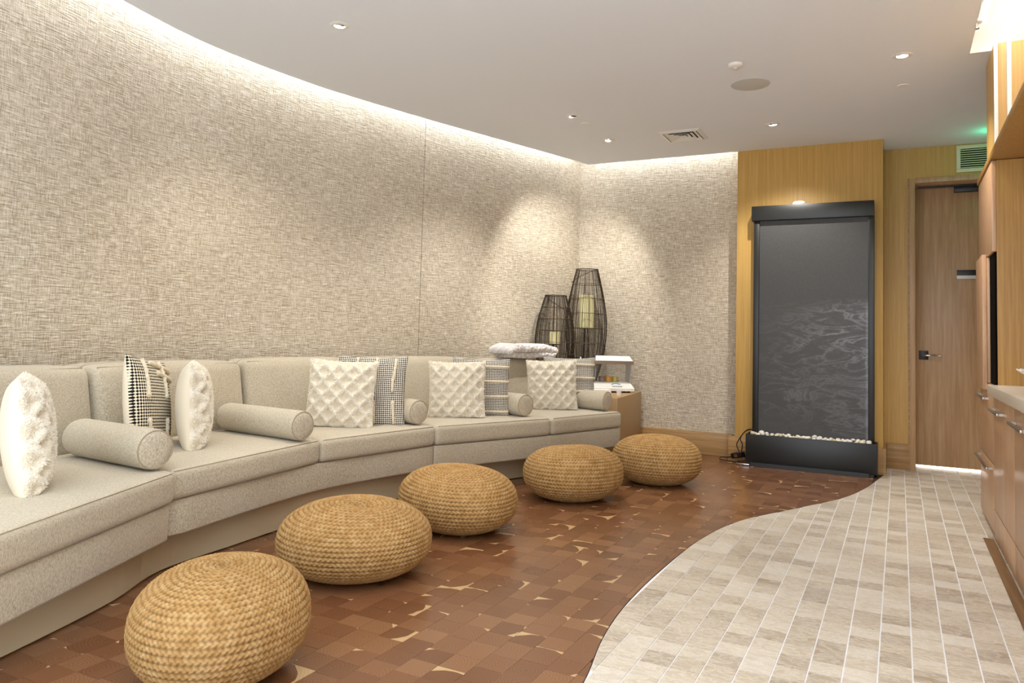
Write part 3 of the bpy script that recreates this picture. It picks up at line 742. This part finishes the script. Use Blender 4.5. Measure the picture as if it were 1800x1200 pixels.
def woven_pillow(loc, yaw, lean_, label, style, roll=0.0, sc=1.0, T=.07):
    t = empty('woven_pillow', loc, 0); t.rotation_euler = (Matrix.Rotation(yaw, 3, 'Z') @ Matrix.Rotation(lean_, 3, 'X') @ Matrix.Rotation(roll, 3, 'Y')).to_euler()
    t.scale = (sc*1.01, sc, sc*1.06); tag(t, label, 'pillow', 'woven pillows')
    v, f, uvs = pillow_half(36, T, -1); mesh_obj('woven_front', v, f, M['weave_black'] if style == 'black' else M['weave_grey'], t, True, uv=uvs)
    v, f, uvs = pillow_half(24, T*.95, 1); mesh_obj('plain_back', v, f, M['cotton'], t, True, uv=uvs)
    def surf(x, z):
        a = max(-.999, min(.999, x/(PW/2)/.97)); b = max(-.999, min(.999, (z-PW/2)/(PW/2)/.97))
        return -(T*((1-a*a)**.42)*((1-b*b)**.42))-.004
    def band(pts):
        geos = []; n = max(3, int(sum(math.dist(pts[i], pts[i+1]) for i in range(len(pts)-1))/.012))
        P = [(np.interp(q, np.linspace(0, 1, len(pts)), [p[0] for p in pts]), np.interp(q, np.linspace(0, 1, len(pts)), [p[1] for p in pts])) for q in np.linspace(0, 1, n)]
        rr = [.0085+.0035*(i % 2) for i in range(n)]
        tube('braid_band', [(x, surf(x, z), max(z-SINK, .008)) for x, z in P], rr, M['trim'], t, n=8)
    if style == 'bands':
        for z in (.06, .165, .27, .375): band([(-.205, z), (.205, z)])
    elif style == 'vertical':
        for x in (-.10, .02, .14): band([(x, .30), (x+.01, .42)]); band([(x+.01, .03), (x, .17)])
        for x in (.135,): band([(x, .22), (x, .30)])
    else:
        for x in (-.13, .05): band([(x, .25), (x+.01, .42)]); band([(x+.03, .02), (x, .16)])
        band([(-.02, .365), (.19, .335)]); band([(-.06, .41), (.19, .38)])
    return t
SZ = .458
# yaw: local front is -Y
def face(nx, ny): return math.atan2(nx, -ny)
fluffy((-2.74, 1.60, SZ), face(.53, .85), -.10, 'cream tufted pillow nearest the camera, seen edge-on', sc=.92)
woven_pillow((-3.17, 2.41, SZ), face(.85, .53), -.14, 'black and cream woven pillow standing behind the nearest bolster', 'black', roll=.12)
fluffy((-3.10, 2.59, SZ), face(.66, .75), -.05, 'cream tufted pillow leaning on the black and cream woven pillow', sc=.95)
fluffy((-3.03, 3.60, SZ), face(.5, -.866), -.16, 'cream tufted pillow in front of the vertically striped grey pillow', roll=.03, sc=.95)
woven_pillow((-2.975, 3.835, SZ), face(.5, -.866), -.12, 'grey woven pillow with short vertical cream braids', 'vertical')
fluffy((-2.76, 4.53, SZ), face(.5, -.866), -.16, 'cream tufted pillow in the middle of the three facing the camera', roll=-.02, sc=.92)
woven_pillow((-2.705, 4.765, SZ), face(.5, -.866), -.12, 'grey woven pillow with cream bands behind the middle tufted pillow', 'bands', sc=.96)
fluffy((-2.47, 5.52, SZ), face(.5, -.866), -.16, 'cream tufted pillow farthest from the camera, below the folded throw', roll=-.03, sc=.93)
woven_pillow((-2.415, 5.735, SZ), face(.5, -.866), -.12, 'grey woven pillow with cream bands at the far sofa end', 'bands', sc=.98)

# folded plush throw on the back cushions
def throw(label):
    t = empty('folded_throw', (-2.925, 5.92, .848)); ang = math.atan2(.69, .23); t.rotation_euler = (0, 0, ang); tag(t, label, 'blanket')
    def soft(name, x0, x1, y0, y1, z0, z1, r, post):
        o = rbox(name, ((x0, y0), (x1, y0), (x1, y1), (x0, y1)), z0, z1, r, M['plush'], t, n=(30, 10, 4), post=post)
        me = o.data; ul = me.uv_layers.new(name='uv'); li = np.zeros(len(me.loops), dtype=np.int32); me.loops.foreach_get('vertex_index', li)
        co = np.zeros(len(me.vertices)*3); me.vertices.foreach_get('co', co); co = co.reshape(-1, 3)
        ul.data.foreach_set('uv', np.stack([co[:, 0]+.3*co[:, 1], co[:, 2]+co[:, 1]], 1)[li].astype(np.float32).ravel()); return o
    wav = lambda q: .004*math.sin(21*q[0])+.003*math.sin(33*q[0]+20*q[1])
    soft('lower_layer', -.27, .285, -.13, .13, .004, .058, .026, lambda q, x, y, z: (q[0], q[1], max(.004, q[2]+wav(q)+(.012*max(0, x)**2))))
    soft('upper_fold', -.345, .31, -.15, .14, .056, .125, .034, lambda q, x, y, z: (q[0], q[1]+.02*math.sin(5*q[0]), q[2]+wav(q)-.045*max(0, x-.55)**1.5*2-.028*max(0, -x-.62)*2))
    soft('inner_fold', -.315, -.10, -.158, .0, .064, .094, .014, lambda q, x, y, z: (q[0], q[1], q[2]+.03*(x+.2)*(1 if x > -.2 else .2)-.008))
throw('white plush throw folded on top of the sofa back')

# ================================================================= JUTE POUFS
def pouf_mesh(seed, dip, lean):
    R = np.random.default_rng(seed)
    rows = 36; sub = 6; seg = 560; a = 1.0
    # profile by arc length: bottom centre -> equator -> top centre, unit radius, height 1.06
    ph = np.linspace(-PI/2, PI/2, 2000); e = 2/2.35
    pr = np.abs(np.cos(ph))**e; pz = np.sign(np.sin(ph))*np.abs(np.sin(ph))**e*.53
    s = np.concatenate([[0], np.cumsum(np.hypot(np.diff(pr), np.diff(pz)))]); s /= s[-1]
    n = rows*sub
    tt = np.linspace(.045, .9985, n+1); r = np.interp(tt, s, pr); z = np.interp(tt, s, pz)
    dr = np.gradient(r); dz = np.gradient(z); L = np.hypot(dr, dz); nr, nz = dz/L, -dr/L
    ang = np.linspace(0, 2*PI, seg, endpoint=False)
    # spiral row coordinate
    rowc = (np.arange(n+1)/sub)[:, None]+(ang/(2*PI))[None, :]
    frac = rowc-np.floor(rowc); row = np.floor(rowc)
    prof = np.sqrt(np.maximum(0, 1-(2*frac-1)**2))
    circ = np.maximum(r, .05)[:, None]*2*PI; nst = np.maximum(8, np.round(circ/.085))
    rr = np.interp(np.clip(row*sub, 0, n), np.arange(n+1), r); nst = np.maximum(8, np.round(2*PI*np.maximum(rr, .05)/.066))
    # two interlaced strands -> chevrons
    phs = ang[None, :]*nst+row*2.1
    half = np.where(frac < .5, 1, -1); slant = (np.abs(frac-.5)*2)*1.9
    st = np.abs(np.sin((phs+np.where(half > 0, 0, PI)+slant)/2))
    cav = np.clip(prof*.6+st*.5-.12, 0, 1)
    disp = .026*prof*(.45+.55*st)+R.normal(0, .0016, prof.shape)
    # lumpy shape
    lump = .045*np.sin(ang*2+R.uniform(0, 6))[None, :]*np.abs(r)[:, None]+.018*np.sin(ang*3+R.uniform(0, 6))[None, :]*r[:, None]
    rad = r[:, None]+lump+nr[:, None]*disp; zz = z[:, None]+nz[:, None]*disp
    x = rad*np.cos(ang)[None, :]; y = rad*np.sin(ang)[None, :]
    zz = np.broadcast_to(zz, x.shape).copy()
    top = np.clip(zz/.53, 0, 1)
    zz -= dip*np.exp(-((x-.1)**2+(y+.05)**2)/.05)*top
    zz += lean[0]*x*top+lean[1]*y*top
    zz = np.maximum(zz, -.515)+.515
    V = np.stack([x, y, zz], -1).reshape(-1, 3); nr_ = n+1
    i, j = np.meshgrid(np.arange(nr_-1), np.arange(seg), indexing='ij'); j2 = (j+1) % seg
    Fc = np.stack([i*seg+j, i*seg+j2, (i+1)*seg+j2, (i+1)*seg+j], -1).reshape(-1, 4)
    me = bpy.data.meshes.new('pouf'); me.vertices.add(len(V)); me.vertices.foreach_set('co', V.astype(np.float32).ravel())
    me.loops.add(Fc.size); me.loops.foreach_set('vertex_index', Fc.astype(np.int32).ravel())
    me.polygons.add(len(Fc)); me.polygons.foreach_set('loop_start', np.arange(0, Fc.size, 4, dtype=np.int32)); me.polygons.foreach_set('use_smooth', np.ones(len(Fc), dtype=bool))
    me.update(calc_edges=True); me.validate()
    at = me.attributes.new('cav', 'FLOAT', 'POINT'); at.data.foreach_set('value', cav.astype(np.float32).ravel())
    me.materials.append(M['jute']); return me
pm = [pouf_mesh(1, .03, (.02, .03)), pouf_mesh(2, .10, (-.03, .05)), pouf_mesh(3, .05, (.04, .02))]
PF = [(-1.822, 1.662, .262, .325, 0, .6, 'braided jute pouf nearest the camera, cut by the picture edge'),
      (-2.09, 2.632, .317, .302, 1, .9, 'braided jute pouf with a dimpled top, second from the camera'),
      (-2.112, 3.51, .312, .321, 2, 2.0, 'braided jute pouf in the middle of the row of five'),
      (-1.893, 4.573, .310, .335, 1, 3.6, 'braided jute pouf partly in front of the farthest pouf'),
      (-1.588, 5.429, .313, .340, 2, 4.9, 'braided jute pouf farthest from the camera, near the fountain')]
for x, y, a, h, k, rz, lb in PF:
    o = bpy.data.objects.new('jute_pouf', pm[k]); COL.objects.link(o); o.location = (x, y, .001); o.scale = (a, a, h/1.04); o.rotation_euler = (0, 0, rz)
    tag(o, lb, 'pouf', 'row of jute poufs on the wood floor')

# ================================================================= SLATE FOUNTAIN
ft = empty('slate_fountain', (-.66, 6.73, 0)); tag(ft, 'tall black framed slate water fountain standing against the oak panelling', 'fountain')
def fb(n, lo, hi, m, par=ft, **k):
    o = 0.66, 6.73
    return box(n, (lo[0]+.66, lo[1]-6.73, lo[2]), (hi[0]+.66, hi[1]-6.73, hi[2]), m, par, **k)
bs = fb('basin', (-1.163, 6.629, .022), (-.154, 6.643, .264), M['black'], bevel=.002)
fb('basin_side', (-1.163, 6.6435, .022), (-1.150, 6.812, .264), M['black'], bs); fb('basin_side', (-.167, 6.6435, .022), (-.154, 6.812, .264), M['black'], bs)
fb('basin_back', (-1.1495, 6.800, .022), (-.1675, 6.812, .264), M['black'], bs); fb('basin_floor', (-1.1495, 6.6435, .022), (-.1675, 6.7995, .200), M['black'], bs)
fb('kick_bar', (-1.12, 6.60, 0.001), (-.215, 6.628, .034), M['black'], bs); fb('foot', (-1.14, 6.66, .001), (-.18, 6.80, .0215), M['black_plastic'], bs)
fb('side_post', (-1.124, 6.715, .2005), (-1.078, 6.770, 2.095), M['black'], bevel=.002); fb('side_post', (-.224, 6.715, .2005), (-.178, 6.770, 2.095), M['black'], bevel=.002)
fb('slate_slab', (-1.0775, 6.732, .2005), (-.2245, 6.765, 2.095), M['slate'])
fb('header', (-1.141, 6.690, 2.0955), (-.1795, 6.800, 2.222), M['black'], bevel=.002)
# pebbles in the basin
pr_ = random.Random(5)
me_p = []
for k in range(4):
    bm = bmesh.new(); bmesh.ops.create_icosphere(bm, subdivisions=2, radius=1)
    for v_ in bm.verts:
        q = v_.co; q *= 1+.12*math.sin(3*q.x+k)+.08*math.cos(4*q.y+2*k)
    me = bpy.data.meshes.new('pebble'); bm.to_mesh(me); bm.free(); me.polygons.foreach_set('use_smooth', [True]*len(me.polygons)); me.materials.append(M['pebble']); me_p.append(me)
for rowi, (yy, zz) in enumerate(((6.662, .258), (6.700, .266))):
    x = -1.13+.012*rowi
    while x < -.185:
        s = pr_.uniform(.017, .027); x += s*.92
        if x > -.185: break
        o = bpy.data.objects.new('pebble', me_p[pr_.randrange(4)]); COL.objects.link(o)
        o.location = (x, yy+pr_.uniform(-.005, .007), zz+pr_.uniform(-.006, .012)); o.scale = (s, s*pr_.uniform(.7, .95), s*pr_.uniform(.55, .75)); o.rotation_euler = (pr_.uniform(-.4, .4), pr_.uniform(-.4, .4), pr_.uniform(0, 6))
        tag(o, 'smooth pale pebble heaped in the black fountain basin', 'pebble', 'pale pebbles in the fountain basin'); x += s*.92
# white puck on the header
pk = empty('white_puck', (-.757, 6.745, 2.2225)); tag(pk, 'small round white device on top of the fountain', 'device')
lathe('body', [(.054, 0), (.057, .006), (.050, .026), (.040, .030), (.001, .031)], M['white_plastic'], pk, n=36)
# adapter, cables and metal bracket beside the basin
ad = empty('power_adapter', (-1.235, 6.72, 0)); tag(ad, 'black power adapter with looped cables left of the fountain basin', 'adapter')
o = box('brick', (-.055, -.03, 0), (.055, .03, .045), M['black_plastic'], ad, bevel=.005); o.location = (0, 0, .045); o.rotation_euler = (.15, -.2, -.5)
box('label_plate', (-.018, -.0312, .010), (.016, -.0302, .034), M['steel'], o)
tube('cable', smooth_curve([(.02, .0, .085), (.03, .0, .16), (.012, .0, .21), (.05, -.005, .27), (.09, -.01, .292), (.13, -.02, .30)], 8), .0045, M['black_plastic'], ad, n=8)
tube('cable', smooth_curve([(.01, .0, .085), (-.015, .0, .14), (-.01, .0, .18), (.04, -.003, .26), (.085, -.012, .295), (.135, -.03, .296)], 8), .0045, M['black_plastic'], ad, n=8)
tube('cable', smooth_curve([(-.05, .01, .05), (-.10, .03, .035), (-.15, .05, .03), (-.17, .04, .012), (-.12, .0, .010), (-.06, -.03, .012), (-.02, -.05, .010)], 8), .0045, M['black_plastic'], ad, n=8)
tube('cable', smooth_curve([(.05, .0, .05), (.065, .02, .06), (.06, .05, .03), (.03, .06, .008), (-.02, .06, .008)], 8), .004, M['black_plastic'], ad, n=8)
tag(box('metal_bracket', (-1.235, 6.595, .005), (-1.125, 6.625, .018), M['chrome'], bevel=.003), 'short flat silver bracket lying beside the fountain foot', 'bracket')

# ================================================================= CORNER CABINET AND WHAT STANDS ON IT
TZ = .543
tag(prism('corner_plinth', [(-2.10, 6.03), (-2.20, 6.995), (-2.86, 6.995), (-2.99, 6.20), (-2.70, 6.17), (-2.66, 6.03)], .002, TZ, M['box'], bevel=.003), 'tan laminate box table in the corner at the far end of the sofa', 'table')
def lantern(loc, H, prof, label, tilt=(0, 0), candle=None, nw=118, cl=''):
    t = empty('wire_lantern', loc); t.rotation_euler = (tilt[0], tilt[1], 0); tag(t, label, 'lantern', 'bulging wire lanterns in the corner')
    R = random.Random(int(H*1000)); zs = [p[1] for p in prof]; rs = [p[0] for p in prof]
    zz = np.linspace(0, H, 15); sm = smooth_curve([(p[0], p[1]) for p in prof], 8); rad = lambda z: float(np.interp(z, sm[:, 1], sm[:, 0]))
    geos = []
    for k in range(nw):
        a = 2*PI*k/nw+R.uniform(-.03, .03); da = R.uniform(-.05, .05)
        geos.append(tube_geo([(rad(z)*math.cos(a+da*math.sin(z*3)), rad(z)*math.sin(a+da*math.sin(z*3)), z) for z in zz], .0013, 3))
    v, f = join_geo(geos); tag(mesh_obj('fine_wires', v, f, M['wire'], t), kind='stuff')
    for k in range(10):
        a = 2*PI*k/10+.2; tube('rib', [(rad(z)*1.01*math.cos(a), rad(z)*1.01*math.sin(a), z) for z in zz], .0026, M['wire'], t, n=5)
    for z in np.linspace(.02, H, 9):
        tube('hoop', [(rad(z)*1.015*math.cos(a), rad(z)*1.015*math.sin(a), z) for a in np.linspace(0, 2*PI, 40, endpoint=False)], .0026 if z < H-.01 else .004, M['wirelight'] if z < H-.01 else M['wire'], t, n=5, closed=True)
    rt = rad(H); sd_ = 1 if H > 1 else -1
    tube('handle', smooth_curve([(rt*1.02*sd_, 0, H+.005), (rt*.5*sd_, -.06, H-.03), (-rt*.4*sd_, -rad(H-.08)*.8, H-.08), (-rt*1.2*sd_, -rad(H-.13)*.6, H-.13)], 6), .0032, M['wire'], t, n=6)
    lathe('base_plate', [(.001, .0), (rad(0), .0), (rad(0), .004), (.001, .004)], M['wire'], t, n=32)
    cz, cr, ch = candle
    sdn = lathe('candle_dish', [(.001, cz-.008), (cr*1.08, cz-.008), (cr*1.1, cz-.001), (.001, cz-.001)], M['wire'], t, n=32)
    for k in range(3):
        a = 2*PI*k/3+.5; tube('stand_leg', [(cr*.2*math.cos(a), cr*.2*math.sin(a), cz-.008), (rad(0)*.85*math.cos(a), rad(0)*.85*math.sin(a), .004)], .004, M['wire'], t, n=6)
    c = empty('pillar_candle', (loc[0], loc[1], loc[2]+cz)); tag(c, cl, 'candle', 'ribbed cream candles')
    n = 72; vv = []; ff = []
    for z in (0, .004, ch-.004, ch):
        for i in range(n):
            r = cr*(1 if i % 2 else .955)*(.985 if z in (0, ch) else 1); vv.append((r*math.cos(2*PI*i/n), r*math.sin(2*PI*i/n), z))
    for j in range(3):
        for i in range(n): ff.append((j*n+i, j*n+(i+1) % n, (j+1)*n+(i+1) % n, (j+1)*n+i))
    ff.append(tuple(range(n))[::-1]); ff.append(tuple(range(3*n, 4*n))); mesh_obj('wax', vv, ff, M['candle'], c)
    tube('wick', [(0, 0, ch), (.002, 0, ch+.014)], .0015, M['black_plastic'], c, n=5)
lantern((-2.69, 6.76, TZ), 1.16, [(.075, 0), (.13, .15), (.185, .40), (.200, .60), (.185, .78), (.147, .985), (.105, 1.16)], 'taller wire lantern holding the long candle', candle=(.595, .072, .315), cl='long cream candle inside the taller wire lantern')
lantern((-2.86, 6.41, TZ), .885, [(.075, 0), (.12, .10), (.17, .30), (.185, .46), (.172, .62), (.135, .77), (.100, .885)], 'shorter wire lantern beside the folded throw', candle=(.435, .050, .112), cl='short cream candle inside the shorter wire lantern')
# glass display device with chrome hood
mc = empty('display_case', (-2.345, 6.62, TZ), .62); tag(mc, 'small glass display case with bright hood and white base on the corner table', 'display case')
for x in (-.14, .15):
    for y in (.02, .16): lathe('foot', [(.012, 0), (.012, .016)], M['black_plastic'], mc, n=12, center=(x, y))
bsd = fixn(mesh_obj('base', [(-.19, -.02, .016), (.19, -.02, .016), (.19, .20, .016), (-.19, .20, .016), (-.19, -.02, .040), (.19, -.02, .040), (.175, .07, .092), (-.175, .07, .092), (.175, .20, .092), (-.175, .20, .092)],
     [(0, 1, 2, 3), (0, 1, 5, 4), (4, 5, 6, 7), (7, 6, 8, 9), (3, 2, 8, 9), (1, 2, 8, 6, 5), (0, 3, 9, 7, 4)], M['white_plastic'], mc))
# logo: a blue arc over a dark word mark
def on_slope(x, t_): return (x, -.02+.09*t_-.0008, .040+.052*t_+.0012)
tube('logo_arc', [on_slope(.03+.045*math.cos(a), .42+.36*math.sin(a)) for a in np.linspace(.5, PI-.3, 12)], .0035, M['blue'], bsd, n=5)
for k in range(6): tube('logo_word', [on_slope(-.012+.016*k, .22), on_slope(-.001+.016*k, .36)], .0038, M['ink'], bsd, n=4)
for s in (-1, 1):
    fixn(mesh_obj('side_panel', [(s*.165, .05, .092), (s*.165, .19, .092), (s*.165, .19, .33), (s*.165, .015, .30), (s*.172, .05, .092), (s*.172, .19, .092), (s*.172, .19, .33), (s*.172, .015, .30)],
         [(0, 1, 2, 3), (4, 5, 6, 7), (0, 1, 5, 4), (1, 2, 6, 5), (2, 3, 7, 6), (3, 0, 4, 7)], M['acrylic2'], mc))
mesh_obj('front_pane', [(-.16, .06, .092), (.16, .06, .092), (.16, .035, .27), (-.16, .035, .27)], [(0, 1, 2, 3)], M['acrylic'], mc)
box('rear_pane', (-.16, .188, .0925), (.16, .191, .30), M['acrylic'], mc)
fixn(mesh_obj('hood', [(-.185, .0, .262), (.185, .0, .262), (.185, .0, .292), (-.185, .0, .292), (-.165, .06, .336), (.165, .06, .336), (.165, .20, .336), (-.165, .20, .336), (.185, .20, .262), (-.185, .20, .262)],
     [(0, 1, 2, 3), (3, 2, 5, 4), (4, 5, 6, 7), (0, 1, 8, 9), (6, 7, 9, 8), (1, 2, 5, 6, 8), (0, 3, 4, 7, 9)], M['steel'], mc))
mesh_obj('hood_light_face', [(-.178, -.0012, .2935), (.178, -.0012, .2935), (.160, .0588, .3375), (-.160, .0588, .3375)], [(0, 1, 2, 3)], M['white_plastic'], mc)
for k, (x, mt) in enumerate(((-.085, 'amberdark'), (-.02, 'orange'), (.045, 'lime'), (.11, 'glass'))):
    lathe('jar', [(.001, .093), (.027, .093), (.030, .100), (.030, .138), (.026, .145), (.001, .146)], M[mt], mc, n=24, center=(x, .12))
tg_ = empty('leaflet_box', (-2.415, 6.36, TZ), .62); tag(tg_, 'flat white box with pink print in front of the display case', 'box')
box('carton', (-.12, -.055, 0), (.12, .055, .042), M['paper'], tg_, bevel=.002); box('pink_print', (-.105, -.0562, .010), (-.045, -.0552, .032), M['pink'], tg_)
cu = lathe('paper_cup', [(.001, 0), (.018, 0), (.024, .045), (.022, .045), (.016, .004), (.001, .004)], M['paper'], None, n=28, cap=False); cu.location = (-2.195, 6.33, TZ); tag(cu, 'tiny white cup on the corner table by the last bolster', 'cup')
bt = empty('cone_bottle', (-2.52, 6.22, TZ)); tag(bt, 'slim white cone-topped bottle behind the last banded pillow', 'bottle')
lathe('body', [(.001, 0), (.030, 0), (.032, .16), (.024, .20)], M['white_plastic'], bt, n=24); lathe('nozzle', [(.022, .2005), (.016, .24), (.005, .325), (.001, .33)], M['white_plastic'], bt, n=24)

# ================================================================= RIGHT SIDE CABINETRY
XF = .462
tc = empty('tall_cabinet', (XF, 5.31, 0)); tag(tc, 'tall veneered cabinet with built-in appliance niche beside the door', 'cabinet')
def cb(n, lo, hi, m, par=tc, org=(XF, 5.31, 0), **k):
    return box(n, (lo[0]-org[0], lo[1]-org[1], lo[2]-org[2]), (hi[0]-org[0], hi[1]-org[1], hi[2]-org[2]), m, par, **k)
cb('carcass', (XF+.022, 4.93, .01), (1.115, 5.70, 2.100), M['cherry_warm_lit'])
cb('upper_door', (XF, 4.932, 1.585), (XF+.0215, 5.698, 2.098), M['cherry'], bevel=.002)
cb('filler_door', (XF, 5.20, .842), (XF+.0215, 5.698, 1.580), M['cherry'], bevel=.002)
cb('appliance_front', (XF+.012, 4.934, .842), (XF+.0218, 5.195, 1.580), M['ventdark'])
gp = cb('grip_panel', (XF-.024, 5.23, .80), (XF-.001, 5.62, 1.60), M['cherry'], bevel=.003)
d1 = cb('drawer', (XF, 4.932, .405), (XF+.0215, 5.698, .838), M['cherry'], bevel=.002)
d2 = cb('drawer', (XF, 4.932, .03), (XF+.0215, 5.698, .398), M['cherry'], bevel=.002)
def bar_handle(par, y0, y1, z, org):
    o = box('handle', (XF-.034-org[0], y0-org[1], z-.007-org[2]), (XF-.022-org[0], y1-org[1], z+.007-org[2]), M['steel'], par, bevel=.002)
    for y in (y0+.02, y1-.02): box('handle_post', (XF-.0225-org[0], y-.006-org[1], z-.006-org[2]), (XF-.0005-org[0], y+.006-org[1], z+.006-org[2]), M['steel'], par)
bar_handle(d1, 5.15, 5.66, .752, (XF, 5.31, 0)); bar_handle(d2, 4.99, 5.69, .372, (XF, 5.31, 0))
bsz = [(4.10, 4.926), (3.28, 4.096), (2.46, 3.276)]
blab = ['veneered base cabinet next to the tall cabinet', 'veneered base cabinet second from the tall cabinet, cut by the picture edge', 'veneered base cabinet third from the tall cabinet']
for (y0, y1), lb in zip(bsz, blab):
    org = (XF, (y0+y1)/2, 0); c = empty('base_cabinet', org); tag(c, lb, 'cabinet', 'base cabinets under the counter')
    cb('carcass', (XF+.022, y0, .01), (1.115, y1, .788), M['cherry'], c, org)
    d = cb('door', (XF, y0+.002, .168), (XF+.0215, y1-.002, .786), M['cherry'], c, org, bevel=.002); bar_handle(d, (y0+y1)/2-.06, y1-.05, .712, org)
    cb('bottom_drawer', (XF, y0+.002, .012), (XF+.0215, y1-.002, .163), M['cherry'], c, org, bevel=.002)
tag(box('countertop', (.432, 2.4, .790), (1.118, 4.928, .842), M['counter'], bevel=.004), 'pale stone countertop over the base cabinets', 'countertop')
tag(box('bridge_shelf', (XF-.008, 2.2, 2.103), (1.118, 5.70, 2.138), M['cherry_warm_lit'], bevel=.002), 'wooden shelf board bridging above the counter', 'shelf')
uc = empty('upper_cabinet', (.472, 3.8, 2.1385)); tag(uc, 'upper display cabinet with glass doors above the wooden shelf', 'cabinet')
org = (.472, 3.8, 2.1385); ZT = 2.745
cb('end_panel', (.472, 4.86, 2.1386), (1.115, 5.27, ZT), M['oak'], uc, org)
cb('back_panel', (.80, 2.2, 2.1386), (.82, 4.859, ZT), M['oak'], uc, org)
for k, (y0, y1) in enumerate(((4.30, 4.855), (3.68, 4.296), (3.06, 3.676))):
    d = cb('glass_door', (.476, y0+.012, 2.1405), (.482, y1-.012, ZT), M['acrylic'], uc, org)
    for n_, a, b in (('door_stile', y0, y0+.0115), ('door_stile', y1-.0115, y1)): cb(n_, (.470, a, 2.1405), (.488, b, ZT), M['white'], d, org)
# pedestal bowl on the counter
bw = empty('pedestal_bowl', (.648, 4.50, .842)); tag(bw, 'white ceramic pedestal bowl with a scalloped rim on the counter', 'bowl')
n = 60; v = []; f = []
pfb = [(.045, 0), (.048, .006), (.020, .018), (.018, .045), (.035, .058), (.105, .080), (.125, .095), (.120, .100), (.095, .086), (.03, .068), (.002, .066)]
for r, z in pfb:
    for i in range(n):
        k = 1+(.05*math.cos(10*2*PI*i/n) if r > .1 else 0); v.append((r*k*math.cos(2*PI*i/n), r*k*math.sin(2*PI*i/n), z+(.004*math.cos(10*2*PI*i/n) if r > .1 else 0)))
for j in range(len(pfb)-1):
    for i in range(n): f.append((j*n+i, j*n+(i+1) % n, (j+1)*n+(i+1) % n, (j+1)*n+i))
mesh_obj('bowl_body', v, f, M['white_plastic'], bw, True)
